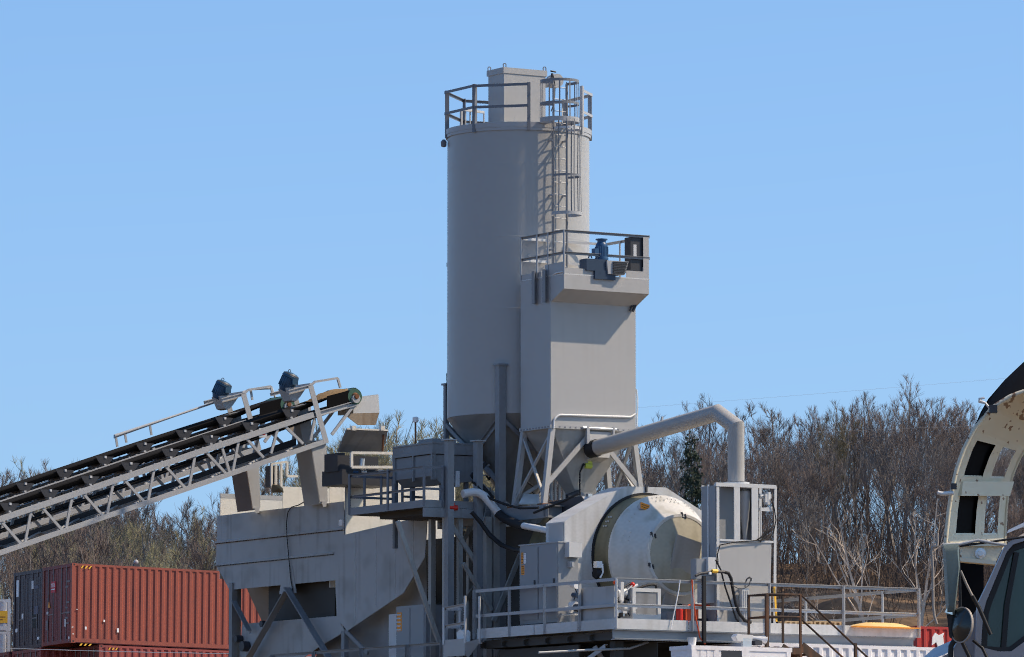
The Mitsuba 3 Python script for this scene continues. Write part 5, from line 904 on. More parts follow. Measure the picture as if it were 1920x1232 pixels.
pc = container('pale_container', 'pale grey container with a yellow label at the far left edge', 'shipping container', 'pale_box', 'pale_box', -12.2, 0, 0, H=2.6); 
q = FR.to(py(7, 1148, 222)); part(pc, 'yellow_label', M().box(q[0] - .2, q[0] + .2, -.02, .0, 1.0, 1.01), 'yellow')
zt_ = py(20, 1132, 222)[2] - FR.o[2]; zm_ = py(20, 1180, 222)[2] - FR.o[2]
for k in [k for k in scene if k.startswith('pale_container')]: del scene[k]
for k in [k for k in labels if k.startswith('pale_container')]: del labels[k]
FR = Frame(py(20, 1183, 222.0), .12)
pc = container('pale_container', 'upper pale grey container with a yellow label at the far left edge', 'shipping container', 'pale_box', 'pale_box', -12.2, 0, 0, H=1.2 + .0)
yl = part(pc, 'yellow_label', M().box(-.62, -.12, -.02, .0, .3, .75), 'yellow'); part(yl, 'print', M().box(-.5, -.2, -.024, -.02, .5, .54).box(-.5, -.3, -.024, -.02, .4, .44), 'rust')
container('pale_container', 'lower pale grey ribbed container at the far left edge', 'shipping container', 'pale_box', 'pale_box', -12.2, 0, -2.62, H=2.6)
FR = Frame((0, 0, 0), 0)
solo('fence_wire', M().tube([py(-60, 1214, 195), py(19, 1216, 195), py(220, 1222, 195), py(430, 1226, 195), py(640, 1233, 195)], .012, 5), 'steel', 'thin fence wire stretched in front of the stacked containers', 'wire', True)
# white ribbed container below the platform and a red one behind it
FR = PLANT
WV = -9.75; a, b = pv(1498, 1206, WV), pv(1790, 1219, WV)
wc = container('white_container', 'white ribbed container just below the right end of the platform', 'shipping container', 'white_box', 'white_box', a[0] - 1.4, WV, a[2] - 2.9, L=6.06)
container('white_container', 'white container under the upper white one, at the bottom edge of the view', 'shipping container', 'white_box', 'white_box', a[0] - 1.4, WV, a[2] - 5.82, L=6.06)
FR = Frame(py(1737, 1174, 185.0), .5)
rc = container('worn_red_container', 'worn bright red container with white lettering patches, behind the right end of the platform', 'shipping container', 'worn_red', 'worn_red', -.35, 0, -2.9, L=6.06) if 'worn_red' in scene else None
paint('worn_red', (.42, .035, .03), (.30, .10, .08), .9, .6, 2.2)
rc = container('worn_red_container', 'worn bright red container with white lettering patches, behind the right end of the platform', 'shipping container', 'worn_red', 'worn_red', -.35, 0, -2.9, L=6.06)
q = FR.to(py(1765, 1196, 185)); part(rc, 'white_patch', M().plate([(q[0] - .22, -.0, -.6), (q[0] - .05, 0, -.5), (q[0] + .02, -.0, -.72), (q[0] + .12, 0, -.6), (q[0] + .24, 0, -.62), (q[0] + .2, 0, -.3), (q[0] + .24, 0, -.2), (q[0] + .05, 0, -.28), (q[0] - .1, 0, -.2), (q[0] - .2, 0, -.34)], .04), 'white_label', False, 'chipped white lettering patch')

# ================================================================ ground and wooded hill
FR = Frame((0, 0, 0), 0)
def sst(a, b, x): t = np.clip((x - a) / (b - a), 0, 1); return t * t * (3 - 2 * t)
def gz(x, y):
    x, y = np.asarray(x, float), np.asarray(y, float)
    H = 10.5 + 5.5 * sst(1, 15, x) - 3.5 * sst(40, 160, np.abs(x))
    n = meshkit.fbm(np.stack([x * .07, y * .07, x * 0], -1), 4, 3) - .5; n2 = meshkit.fbm(np.stack([x * .35, y * .35, x * 0], -1), 3, 9) - .5
    hill = sst(232, 300, y) * H * (1 - sst(370, 560, y)); e = sst(228, 250, y); wr = sst(7, 13, x) * (1 - sst(60, 160, x)); hr_ = (13.2 * sst(228, 260, y) + 5.5 * sst(258, 330, y)) * (1 - sst(370, 560, y)); hill = hill * (1 - wr) + hr_ * wr
    bank = .8 * sst(238, 246, y) * sst(11, 15, x)
    return .78 * sst(5, 22, y) * 1 + 1.22 * sst(45, 110, y) + hill + bank * (1 - sst(255, 275, y)) + (n * 3.2 + n2 * .7) * e * (1 - sst(370, 560, y))
gx = np.concatenate([np.linspace(-1500, -60, 25), np.linspace(-55, 55, 150), np.linspace(60, 1500, 25)]); gy = np.concatenate([np.linspace(-300, 220, 40), np.linspace(223, 380, 150), np.linspace(390, 4000, 40)])
GX, GY = np.meshgrid(gx, gy); GZ = gz(GX, GY); nx = len(gx); V = np.stack([GX.ravel(), GY.ravel(), GZ.ravel()], 1)
i, j = np.meshgrid(np.arange(nx - 1), np.arange(len(gy) - 1)); q = (j * nx + i).ravel()
def gfn(p, n, uv):
    far = mikit.smoothstep(228., 246., p.y); a = mikit.fbm(p.x * .35, p.y * .35, p.z * .8, 4); f = mikit.noise(p.x * 5, p.y * 5, p.z * 5)
    leaf = mikit.mix((.125, .085, .055), (.032, .028, .026), mikit.smoothstep(.38, .62, a)); grav = mikit.mix((.15, .112, .075), (.10, .076, .052), a)
    return mikit.mix(grav, leaf, far) * (.75 + .5 * f)
mat('ground_earth', mikit.proc(gfn), .95, .1)
struct('ground', M().add(V, np.stack([q, q + 1, q + nx + 1, q + nx], 1)), 'ground_earth', True)

# ================================================================ bare trees
def segs(P, Q, A, B):   # tapered three-sided twigs, all at once
    P, Q, A, B = (np.asarray(x, float) for x in (P, Q, A, B)); d = Q - P; d /= np.maximum(np.linalg.norm(d, axis=1, keepdims=True), 1e-9)
    r = np.where(np.abs(d[:, 2:]) < .9, [[0, 0, 1.]], [[1., 0, 0]]); a = np.cross(d, r); a /= np.linalg.norm(a, axis=1, keepdims=True); b = np.cross(d, a)
    V = [C + R[:, None] * (math.cos(t) * a + math.sin(t) * b) for C, R in ((P, A), (Q, B)) for t in (0, 2.094, 4.189)]
    V = np.stack(V, 1).reshape(-1, 3); k = np.arange(len(P))[:, None] * 6
    return V, np.vstack([k + np.array([f]) for f in ((0, 1, 4), (0, 4, 3), (1, 2, 5), (1, 5, 4), (2, 0, 3), (2, 3, 5))])
def make_tree(seed, H, spread=1.0, first=.25, limbs=15, thick=.11, dens=1.0, upright=.5, nt=11):
    g = np.random.default_rng(seed); T_, C_ = [], []
    def walk(p, d, L, r, n, wob, out, r1=.3, up=.0):
        pts = [p]
        for i in range(n):
            d = unit(d + g.normal(0, wob, 3) + [0, 0, up]); q = p + d * L / n; out.append((p, q, r * (1 - (1 - r1) * i / n), r * (1 - (1 - r1) * (i + 1) / n))); p = q; pts.append(p)
        return np.array(pts), d
    def at(pts, t): k = t * (len(pts) - 1); a = min(int(k), len(pts) - 2); return lerp(pts[a], pts[a + 1], k - a)
    lead = [walk(np.zeros(3), np.array([g.normal(0, .06), g.normal(0, .06), 1]), H * .94, thick, 9, .06, T_, .15, .05)[0]]
    for _ in range(int(g.integers(3, 6))):   # forked leaders
        t = g.uniform(.2, .55); az = g.uniform(0, 6.28); o_ = g.uniform(.25, .6); lead.append(walk(at(lead[0], t), np.array([math.cos(az) * o_, math.sin(az) * o_, 1]), H * (g.uniform(.82, .98) - t), thick * (1 - t) * .7, 6, .07, T_, .15, .09)[0])
    for li, tp in enumerate(lead):
        nl = limbs * 2 // 3 if li == 0 else limbs // 3; f0 = first if li == 0 else .15
        for k in range(nl):
            t = f0 + (1 - f0) * (k + g.random()) / nl * .98; az = k * 2.4 + g.normal(0, .6); inc = upright + g.normal(0, .16); hh = len(lead)
            L = H * (.30 * (1 - t) + .075) * spread * (1 if li == 0 else .8) * g.uniform(.7, 1.25); d = np.array([math.cos(az) * math.cos(inc), math.sin(az) * math.cos(inc), math.sin(inc)]); r = thick * (1 - .8 * t) * .42 * (1 if li == 0 else .75)
            lp, _d = walk(at(tp, min(t, .985)), d, L, max(r, .018), 5, .13, T_ if r > .028 else C_, .3, .12)
            nb = int(5 * dens * (1.1 - .5 * t)) + 1
            for m_ in range(nb):
                t2 = .15 + .85 * (m_ + g.random()) / nb; d2 = unit(unit(lp[-1] - lp[0]) * .75 + unit(g.normal(0, 1, 3)) * .62 + [0, 0, .32]); L2 = L * (.5 * (1 - t2) + .25) * g.uniform(.7, 1.3)
                bp, _d = walk(at(lp, min(t2, .98)), d2, L2, max(r * .4, .013), 2, .14, C_, .4, .1)
                for s_ in range(int(nt * dens)):
                    t3 = .05 + .95 * g.random(); d3 = unit(unit(bp[-1] - bp[0]) * .7 + unit(g.normal(0, 1, 3)) * .65 + [0, 0, .3]); p3 = at(bp, min(t3, .98)); L3 = L2 * g.uniform(.25, .6) + .12
                    C_.append((p3, p3 + d3 * L3, .0085, .0035))
    f = lambda S: segs([s[0] for s in S], [s[1] for s in S], [s[2] for s in S], [s[3] for s in S])
    return f(T_), f(C_)
def twig(name, c, c2):
    def fn(p, n, uv): return mikit.mix(c, c2, mikit.smoothstep(.3, .7, mikit.fbm(p.x * .5, p.y * .5, p.z * .5, 2))) * (.8 + .4 * mikit.noise(p.x * 8, p.y * 8, p.z * 8))
    mat(name, mikit.proc(fn), .9, .15)
twig('bark', (.16, .142, .13), (.26, .238, .22)); twig('twig_grey', (.192, .172, .165), (.15, .137, .131)); twig('twig_brown', (.185, .142, .126), (.148, .124, .113)); twig('brush', (.12, .085, .065), (.08, .06, .05)); twig('twig_tan', (.30, .28, .17), (.21, .195, .14)); twig('twig_olive', (.135, .12, .075), (.11, .09, .065)); twig('pale_bark', (.58, .50, .42), (.46, .38, .31))
kinds = []
for s, (H, sp, fi, li, th, de, up) in enumerate(((12, .9, .28, 17, .15, .95, .9), (11, 1.1, .2, 17, .11, .95, .8), (13, .85, .3, 18, .18, 1.0, 1.0), (10, 1.1, .15, 16, .09, 1.0, .75), (12.5, 1.0, .22, 18, .14, 1.0, .85), (9, 1.1, .12, 16, .08, 1.0, .8), (13.5, .8, .35, 16, .17, .95, 1.0), (7.5, 1.15, .08, 15, .06, 1.0, .8))):
    tr, cr = make_tree(40 + s, H, sp, fi, li, th, de, up); kinds.append((H, mikit.ply(trimesh.Trimesh(*tr, process=False), 'bark'), {t: mikit.ply(trimesh.Trimesh(*cr, process=False), t) for t in ('twig_grey', 'twig_brown', 'twig_tan', 'twig_olive')}))
def plant(key, kind, x, y, H, rot, tw, label, group=None, z=None, sx=1.0):
    h, tr, cr = kinds[kind]; s = H / h; k = number(key); labels[k] = {'label': label, 'category': 'tree'}
    if group: labels[k]['group'] = group
    m = T().translate([float(x), float(y), float(gz(x, y)) - .15 if z is None else z]).rotate([0, 0, 1], math.degrees(rot)).scale([s * sx, s * sx, s])
    scene[k + '__trunk'] = {**tr, 'to_world': m}; scene[k + '__crown'] = {**cr[tw], 'to_world': m}
def sx_(px, Y): return (px - 960) / FPX * Y
def toph(px, pyy, Y): return py(px, pyy, Y)[2] - float(gz(sx_(px, Y), Y))
rng = np.random.default_rng(11)
# skyline of the wood, read off as tree-top heights along the ridge
sk = np.array([(-120, 880), (0, 870), (60, 845), (130, 850), (190, 880), (260, 915), (330, 925), (420, 915), (560, 880), (650, 800), (690, 770), (740, 762), (800, 768), (835, 775), (900, 800), (1000, 800), (1150, 800), (1230, 800), (1270, 750), (1320, 738), (1360, 780), (1420, 775), (1480, 775), (1540, 745), (1580, 735), (1630, 725), (1680, 708), (1740, 715), (1790, 735), (1850, 770), (1920, 760), (2040, 750)])
GL, GM, GR = 'bare trees on the wooded hill at the left', 'bare trees on the ridge behind the silo', 'bare trees on the wooded hill at the right'
for row, (Y0, n, drop) in enumerate(((322, 40, 0), (308, 42, 18), (296, 42, 45), (283, 38, 90), (268, 34, 165))):
    for k in range(n):
        px = -110 + (2140) * (k + .5 + rng.uniform(-.42, .42)) / n; Y = Y0 + rng.uniform(-6, 6); x = sx_(px, Y)
        sk_y = np.interp(px, sk[:, 0], sk[:, 1]) - (26 if px < 560 else 24) + drop + abs(rng.normal(0, 17)) + rng.uniform(0, 22) - 6 + 16 * math.sin(px * .021 + row)
        if row > 0 and 1195 < px < 1350 and rng.random() < .7: continue
        if 860 < px < 1180 and row > 1: continue
        if row > 2 and 600 < px < 860: continue
        if row > 2 and 1240 < px < 1350: continue
        if row == 4 and 1420 < px < 1780 and rng.random() < .6: continue
        H = toph(px, sk_y, Y)
        if H < 3.0: continue
        kd = int(rng.integers(0, 7)) if H > 7.5 else (7 if rng.random() < .4 else 5)
        if row < 2 and 590 < px < 860: continue
        tw = rng.choice(['twig_grey', 'twig_grey', 'twig_brown', 'twig_grey', 'twig_tan'] if px < 600 else ['twig_grey', 'twig_grey', 'twig_brown', 'twig_brown', 'twig_brown']) if not 560 < px < 900 else 'twig_tan'
        g = GL if px < 560 else GM if px < 1200 else GR
        plant('bare_tree', kd, x, Y, H, rng.uniform(0, 6.28), str(tw), {'twig_grey': 'grey', 'twig_brown': 'reddish-brown', 'twig_tan': 'tan'}[str(tw)] + '-twigged ' + ('tall' if H > 10.5 else 'middling' if H > 7.5 else 'low') + ' leafless tree ' + {GL: 'in the wood at the left, above conveyors and containers', GM: 'on the ridge behind the silo and tank', GR: 'in the wood on the hill at the right'}[g], g)
for k in range(16):
    px = 598 + 258 * (k + rng.uniform(-.3, .3)) / 15; Y = rng.uniform(300, 318); H = toph(px, np.interp(px, [598, 660, 740, 800, 860], [800, 778, 760, 765, 790]) + abs(rng.normal(0, 14)), Y)
    plant('ridge_tree', int(rng.integers(0, 5)), sx_(px, Y), Y, H, rng.uniform(0, 6.28), 'twig_tan', 'pale budding tan tree on the ridge between the conveyors and the silo', 'budding trees on the ridge')
plant('bare_tree', 6, sx_(1685, 296), 296, toph(1685, 712, 296), 1.0, 'twig_grey', 'tallest leafless tree at the right, its fine crown highest in the skyline')
plant('bare_tree', 2, sx_(1560, 294), 294, toph(1560, 740, 294), .4, 'twig_olive', 'olive-brown leafless tree with a dense pointed top, standing out on the right hill')
plant('bare_tree', 6, sx_(1566, 293), 293, toph(1566, 770, 293), 2.4, 'twig_olive', 'second olive-brown leafless tree, just right of the dense pointed one')
plant('bare_tree', 4, sx_(1322, 300), 300, toph(1322, 735, 300), 2.2, 'twig_grey', 'tall thin leafless tree just right of the dark conifer')
# understorey: one mass of thin stems
g = np.random.default_rng(5); n = 9000; px = g.uniform(-120, 2040, n); Y = g.uniform(240, 330, n); x = sx_(px, Y); z = gz(x, Y) - .05; keep = ~((px > 1180) & (px < 1360) & (Y > 295)) & ~((px > 1430) & (px < 1760) & (Y < 266) & (g.random(n) < .62)); px, Y, x, z = px[keep], Y[keep], x[keep], z[keep]; n = len(x)
h = g.gamma(3, .55, n) + .3 + 1.0 * (Y > 290); lean = g.normal(0, .28, (n, 2)); P = np.stack([x, Y, z], 1); Q = P + np.stack([lean[:, 0] * h, lean[:, 1] * h, h], 1); mid = lerp(P, Q, .55) + g.normal(0, .05, (n, 3)); A = np.full(n, .016)
S = [segs(P, mid, A, A * .8), segs(mid, Q, A * .8, A * .4)]
for _ in range(3):
    t = g.uniform(.3, .9, n)[:, None]; s0 = P * (1 - t) + Q * t; e = g.normal(0, 1, (n, 3)); e[:, 2] = np.abs(e[:, 2]) + .3; e /= np.linalg.norm(e, axis=1, keepdims=True); S.append(segs(s0, s0 + e * (h * g.uniform(.2, .5, n))[:, None], A * .65, A * .4))
mm = M()
for s in S: mm.add(*s)
scene['undergrowth'] = mikit.ply(trimesh.Trimesh(np.vstack(mm.v), np.vstack(mm.f), process=False), 'brush'); labels['undergrowth'] = {'label': 'brown leafless undergrowth covering the hillside below the trees', 'category': 'undergrowth', 'kind': 'stuff'}
# pale saplings in front of the hill
for (px, yb, yt, Y, kd, lab, ln) in ((1645, 1185, 930, 250, 7, 'pale leaning sapling with bare spreading branches, behind the railing', -.28), (1722, 1195, 925, 249, 5, 'pale upright sapling with many bare branches, just left of the truck mirror', .03), (1585, 1190, 1060, 252, 7, 'low pale sapling leaning far to the left, behind the railing', -.75)):
    x = sx_(px, Y); tr, cr = make_tree(70 + px, 7.5, 1.1, .22, 9, .10, .5, .6, 7); mz = min(py(px, yb, Y)[2], float(gz(x, Y))) - .3; h = py(px, yt, Y)[2] - mz
    k = number('sapling'); labels[k] = {'label': lab, 'category': 'tree'}; m = T().translate([float(x), float(Y), float(mz)]).rotate([0, 1, 0], math.degrees(ln)).scale(float(h / 7.2))
    scene[k + '__trunk'] = {**mikit.ply(trimesh.Trimesh(*tr, process=False), 'pale_bark'), 'to_world': m}; scene[k + '__crown'] = {**mikit.ply(trimesh.Trimesh(*cr, process=False), 'pale_bark'), 'to_world': m}
# conifers
def conifer(key, px, yt, Y, H, wid, seed, label, mt='needles'):
    g = np.random.default_rng(seed); x = sx_(px, Y); z0 = py(px, yt, Y)[2] - H; k = number(key); labels[k] = {'label': label, 'category': 'tree'}
    scene[k + '__trunk'] = mikit.ply(trimesh.Trimesh(*segs([(x, Y, min(z0, float(gz(x, Y))) - .3)], [(x, Y, z0 + H)], [.13], [.02]), process=False), 'bark')
    n = 240; t = np.sort(g.uniform(.03, 1, n)); P, Q, B = [], [], []
    V, F = [], []
    for i in range(n):
        L = wid * (1 - t[i]) ** .8 * g.uniform(.55, 1.15) + .12; a = g.uniform(0, 6.28); p = np.array([x, Y, z0 + H * t[i]]); d = np.array([math.cos(a), math.sin(a), g.uniform(-.25, .15)])
        m_ = max(int(L * 26), 5)
        for s in np.sort(g.uniform(.15, 1, m_)):
            c = p + d * L * s; e = unit(g.normal(0, 1, 3) + d * .6); f = unit(np.cross(e, g.normal(0, 1, 3))); ll = .24 * (1.15 - .5 * s); kk = len(V); V += [c, c + e * ll + f * .035, c + e * ll * 1.1, c + e * ll - f * .035 - [0, 0, .05]]; F += [[kk, kk + 1, kk + 2], [kk, kk + 2, kk + 3]]
    scene[k + '__crown'] = mikit.ply(trimesh.Trimesh(np.array(V), np.array(F), process=False), mt)
mat('needles', (.035, .05, .035), .8, .2); mat('needles_brown', (.155, .125, .085), .9, .1)
conifer('conifer', 1298, 812, 264, 8.5, 1.25, 3, 'dark green narrow conifer on the ridge between the bent pipe and the mixer')
for y0, y1, lab in ((772, 700, 'upper faint power line crossing above the wood'), (818, 795, 'lower faint power line crossing the wood')): solo('power_line', M().tube([py(1100, y0, 255), py(1500, (y0 + y1) / 2 + 5, 255), py(2100, y1 - 8, 255)], .0035, 5), 'rail_paint', lab, 'power line', True)

# ================================================================ mixer truck at the right edge
tk_ = thing('mixer_truck', 'pale grey truck cab with a tall dark mirror, close by at the lower right edge', 'truck')
mat('truck_paint', (.27, .27, .295), .4, .4, 0, clearcoat=.15); mat('window_glass', (.02, .05, .043), .04, .6); mat('mirror_back', (.10, .13, .125), .4); mat('mirror_glass', (.55, .6, .6), .03, .5, 1.0); mat('chrome', (.75, .74, .72), .15, .5, 1.0); mat('tan_bar', (.30, .265, .235), .5); mat('gasket', (.012, .012, .014), .5)
C = 26.0; q = lambda x, y, v=C: pv(x, y, v)
pil = [(1826, 1240), (1832, 1133), (1855, 1086), (1883, 1025), (1893, 1016), (1925, 1004), (2100, 985), (2100, 1300), (1826, 1300)]
win = [(1838, 1214), (1842, 1150), (1848, 1128), (1886, 1036), (1898, 1022), (1925, 1013), (2060, 1005), (2060, 1190), (1930, 1196), (1895, 1222), (1870, 1222)]
part(tk_, 'door_shell', M().plate([q(*p) for p in pil], .08, [[q(*p) for p in win]]), 'truck_paint')
part(tk_, 'window_gasket', M().plate([q(*p, C + .01) for p in win], .05, [[q(*p, C + .01) for p in ((1850, 1212), (1853, 1152), (1859, 1132), (1893, 1046), (1902, 1033), (1927, 1024), (2050, 1016), (2050, 1180), (1928, 1186), (1893, 1213), (1872, 1214))]]), 'gasket')
part(tk_, 'window', M().plate([q(*p, C + .03) for p in win], .01), 'window_glass'); part(tk_, 'vent_bar', M().beam(q(1881, 1222, C + .0), q(1888, 1133, C), .022, .03, up=(0, 1, 0)).beam(q(1888, 1133, C), q(1906, 1036, C), .022, .03, up=(0, 1, 0)), 'gasket')
part(tk_, 'interior', M().box(q(1860, 1200)[0], q(2060, 1200)[0], C + .3, C + 1.9, 2.3, q(1900, 1165)[2]), 'charcoal')
part(tk_, 'cab_shell', M().hull([q(x, y, v) for x, y in ((1905, 1012), (2100, 985), (1893, 1016)) for v in (C + .06, C + 2.1)] + [q(x, y, v) for x, y in ((1925, 996), (2100, 968)) for v in (C + .3, C + 1.9)]), 'truck_paint')
part(tk_, 'roof_visor', M().hull([q(x, y, v) for x, y, v in ((1888, 1000, C - .05), (1925, 985, C - .05), (1888, 1000, C + 2.2), (1925, 985, C + 2.2), (1890, 994, C + .2), (1925, 977, C + .2))]), 'box_grey')
part(tk_, 'roof_fairing', M().hull([q(x, y, v) for x, y in ((1898, 990), (1925, 979), (2040, 960), (2040, 985)) for v in (C + .3, C + 1.8)]), 'cream_paint')
part(tk_, 'body_side', M().hull([q(x, y, v) for x, y in ((1826, 1300), (2100, 1300), (2100, 1900), (1826, 1800)) for v in (C - .03, C + 2.1)]), 'truck_paint')
hd_ = [(1700, 1262), (1727, 1237), (1750, 1216), (1775, 1205), (1793, 1197), (1810, 1193)]
V = []; 
for (x, y) in hd_:
    for t in np.linspace(0, 1, 7): p = q(x, y + 20 * (1 - math.sin(math.pi * t)) ** 2 * 1.0, C + .05 + 1.9 * t); V.append(p)
i = np.arange(6); part(tk_, 'hood', M().add(V, np.vstack([np.stack([i + r_ * 7, i + 1 + r_ * 7, i + 8 + r_ * 7, i + 7 + r_ * 7], 1) for r_ in range(5)])), 'truck_paint', True)
part(tk_, 'hood_side', M().hull([q(x, y, v) for x, y in ((1700, 1280), (1727, 1256), (1783, 1222), (1783, 1600), (1690, 1600)) for v in (C + .05, C + 1.9)]), 'truck_paint'); part(tk_, 'cowl', M().hull([q(x, y, v) for x, y in ((1788, 1216), (1798, 1203), (1828, 1190), (1832, 1140), (1832, 1600), (1788, 1600)) for v in (C + .03, C + 1.95)]), 'truck_paint')
part(tk_, 'hood_gap', M().tube([q(x, y, C + .02) for x, y in ((1782, 1240), (1783, 1212), (1788, 1203), (1796, 1198))], .012, 8), 'gasket', True)
mb = [q(x, y, C - .25) for x, y in ((1768, 1021), (1797, 1019), (1800, 1062), (1790, 1153), (1775, 1153))]
mr = part(tk_, 'mirror', M().hull([p + [0, d, 0] for p in mb for d in (0, .03)] + [lerp(p, np.mean(mb, 0), .25) + [0, -.035, 0] for p in mb]), 'mirror_back', 50); part(mr, 'glass', M().plate([lerp(p, np.mean(mb, 0), .08) + [0, .035, 0] for p in mb], .006), 'mirror_glass')
part(mr, 'chrome_cap', M().hull([q(x, y, C - .26 + d) for x, y in ((1771, 1148), (1786, 1153), (1785, 1143), (1775, 1141)) for d in (0, .02)]), 'chrome'); part(mr, 'arm_bracket', M().hull([q(x, y, C - .24 + d) for x, y in ((1775, 1152), (1788, 1154), (1796, 1205), (1780, 1195)) for d in (0, .06)]), 'gasket')
part(tk_, 'mirror_bar', M().tube([q(x, y, C - .3) for x, y in ((1757, 1000), (1758, 1018), (1756, 1024), (1749, 1026), (1747, 1034), (1749, 1066), (1750, 1135), (1752, 1155), (1757, 1170))], .006, 8), 'tan_bar', True)
for pts, r_, mt in ((((1768, 1022), (1799, 1021), (1834, 1013), (1860, 1018), (1886, 1022)), .007, 'rail_paint'), (((1799, 1024), (1886, 1012), (1925, 1006)), .005, 'gasket'), (((1801, 1070), (1812, 1095), (1823, 1117)), .006, 'tan_bar'), (((1823, 1117), (1836, 1140), (1850, 1172), (1858, 1190)), .009, 'gasket'), (((1797, 1030), (1800, 1080), (1802, 1140)), .005, 'gasket'), (((1800, 1195), (1808, 1212), (1820, 1236)), .009, 'gasket'), (((1824, 1200), (1842, 1215), (1852, 1236)), .007, 'gasket')): part(tk_, 'mirror_arm', M().tube([q(x, y, C - .2) for x, y in pts], r_, 8), mt, True)
rc_ = q(1805.5, 1172, C - .28); ax = unit((-.84, -.54, .06))
rmn = part(tk_, 'round_mirror', M().lathe([(0, -.02), (.05, -.015), (.078, 0), (.08, .012), (.074, .012)], rc_, ax, 36), 'tan_bar', 40); part(rmn, 'glass', M().lathe([(.0745, .012), (.05, .022), (0, .028)], rc_, ax, 36), 'dark_mirror' if 0 else 'mirror_dark', True)
mat('mirror_dark', (.012, .018, .02), .16, .4, 0.0, clearcoat=.4)
# curved cream frame with cut-outs, behind the cab
cg = thing('curved_guard', 'tall curved cream steel guard with four rectangular openings, behind the truck cab', 'guard')
def guardfn(p, n, uv):
    up = mikit.smoothstep(3.9, 4.25, p.z) * .16 + mikit.smoothstep(.55, .7, mikit.noise(p.x * 5, p.y, p.z * 5)) * .1
    m_ = mikit.smoothstep(.78, .84, mikit.noise(p.x * 34, p.y * 11, p.z * 38) * .75 + mikit.noise(p.x * 80, p.y * 25, p.z * 80) * .25 + up)
    return mikit.mix(mikit.mix((.66, .62, .50), (.55, .50, .38), mikit.fbm(p.x * 3, p.y, p.z * 3, 3)), (.16, .075, .035), m_ * .9)
mat('guard_cream', mikit.proc(guardfn), .5)
Lc = np.array([(1772, 1030), (1774.5, 1003), (1779, 957), (1785, 920), (1793, 883), (1806, 845), (1826, 806), (1858, 766), (1890, 745), (1920, 733), (1970, 722), (2030, 718)], float)
Rc = np.array([(1884, 1030), (1884, 1003), (1886, 957), (1890, 920), (1899, 888), (1910, 862), (1924, 838), (1950, 806), (1976, 790), (2000, 780), (2040, 772), (2090, 770)], float)
def surf(s, t, dz=0.0):
    k = s * (len(Lc) - 1); a = min(int(k), len(Lc) - 2); f = k - a; l, r_ = lerp(Lc[a], Lc[a + 1], f), lerp(Rc[a], Rc[a + 1], f); p, w_ = py(*l, 29.8 + dz), py(*r_, 30.9 + dz); return lerp(p, w_, t)
ns, nt = 66, 24; S_, T_ = np.linspace(0, 1, ns), np.linspace(0, 1, nt); grid = np.array([[surf(s, t) for t in T_] for s in S_]); back = np.array([[surf(s, t, .06) for t in T_] for s in S_]) + [.008, 0, .008]
def hole(s, t): s *= 11; return (.14 < t < .46 or .60 < t < .86) and (1.05 < s < 2.95 or 3.75 < s < 5.6)
ok = np.array([[not hole((S_[a] + S_[a + 1]) / 2, (T_[b] + T_[b + 1]) / 2) for b in range(nt - 1)] for a in range(ns - 1)])
m = M(); vi = lambda a, b, o_=0: a * nt + b + o_; N = ns * nt; F = []
for a in range(ns - 1):
    for b in range(nt - 1):
        if not ok[a, b]: continue
        F += [[vi(a, b), vi(a + 1, b), vi(a + 1, b + 1), vi(a, b + 1)], [vi(a, b, N), vi(a, b + 1, N), vi(a + 1, b + 1, N), vi(a + 1, b, N)]]
        for (da, db, e) in ((-1, 0, ((0, 0), (0, 1))), (1, 0, ((1, 0), (1, 1))), (0, -1, ((0, 0), (1, 0))), (0, 1, ((0, 1), (1, 1)))):
            A_, B_ = a + da, b + db
            if not (0 <= A_ < ns - 1 and 0 <= B_ < nt - 1) or not ok[A_, B_]: (x0, y0), (x1, y1) = e; F.append([vi(a + x0, b + y0), vi(a + x1, b + y1), vi(a + x1, b + y1, N), vi(a + x0, b + y0, N)])
part(cg, 'curved_plate', m.add(np.vstack([grid.reshape(-1, 3), back.reshape(-1, 3)]), F), 'guard_cream')
rb = np.array([[surf(s, t, .12) + np.array([.012, 0, .012]) for t in (-.02, .5)] for s in S_]); i = np.arange(ns - 1); part(cg, 'rubber_back', M().add(rb.reshape(-1, 3), np.stack([i * 2, i * 2 + 1, i * 2 + 3, i * 2 + 2], 1)), 'matte_black', True)
out = [(1824, 806, 1824, 806), (1842, 778, 1839, 772), (1858, 764, 1853, 748), (1890, 743, 1884, 712), (1920, 732, 1920, 678), (1960, 724, 1965, 648), (2030, 718, 2040, 628)]; V = [p for (a, b, c, d) in out for p in (py(a, b, 29.78), py(c, d, 30.2), py(c + 20, d + 10, 30.9))]
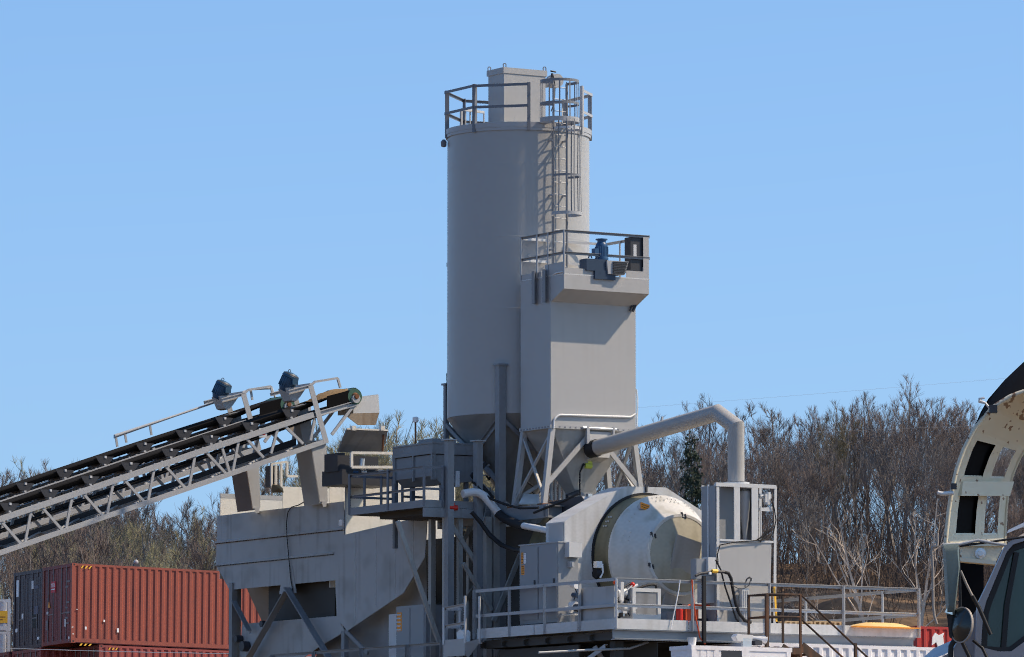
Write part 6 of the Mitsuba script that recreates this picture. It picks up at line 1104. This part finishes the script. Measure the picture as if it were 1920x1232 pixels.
i = np.arange(len(out) - 1); part(cg, 'rubber_hood', M().add(V, np.vstack([np.stack([i * 3 + k, i * 3 + k + 1, i * 3 + k + 4, i * 3 + k + 3], 1) for k in (0, 1)])), 'matte_black', True)
part(cg, 'edge_lip', M().tube([surf(s, 0, -.01) for s in S_[::3]], .011, 8), 'guard_cream', True); part(cg, 'edge_lip', M().tube([surf(s, 1, -.01) for s in S_[::3]], .009, 8), 'guard_cream', True)
part(cg, 'cross_plate', M().plate([py(x, y, 29.9 + (x - 1790) * .008) for x, y in ((1797, 903), (1893, 903), (1885, 930), (1794, 930))], .05), 'guard_cream')
bq = [py(x, y, 29.7) for x, y in ((1797, 1022), (1882, 1022), (1866, 1056), (1799, 1050))]; bk_ = part(cg, 'end_bracket', M().plate(bq, .03), 'guard_cream'); part(bk_, 'flange', M().beam(lerp(bq[3], bq[2], -.02), bq[2], .02, .10, up=(0, 1, 0)).beam(bq[0], bq[1], .015, .08, up=(0, 1, 0)), 'guard_cream'); part(bk_, 'bolt', M().lathe([(.0, -.03), (.014, -.03), (.016, -.015), (.028, -.014), (.028, 0)], py(1838, 1038, 29.68), (0, 1, 0), 16), 'steel', 40)
part(cg, 'rubber_flap', M().box(py(1800, 1100, 31)[0], py(1843, 1100, 31)[0], 30.95, 31.1, py(1820, 1320, 31)[2], py(1820, 1050, 31)[2]), 'matte_black')
part(cg, 'stand', M().box(py(1815, 1100, 31)[0], py(1828, 1100, 31)[0], 31.1, 31.2, .7, py(1820, 1060, 31)[2]), 'charcoal')
for k, pts in enumerate((((1846, 746), (1836, 748), (1836, 752), (1848, 756), (1856, 766)), ((1788, 924), (1768, 926), (1758, 924)))): part(cg, 'wire_loop' if k == 0 else 'end_spout', M().tube([py(x, y, 29.75) for x, y in pts], .006 if k == 0 else .011, 8), 'hose_white', True)
part(cg, 'lug', M().box(*sum([[c - .02, c + .02] for c in py(1862, 767, 29.75)], [])), 'charcoal'); part(cg, 'lug', M().box(*sum([[c - .015, c + .015] for c in py(1788, 912, 29.75)], [])), 'charcoal')
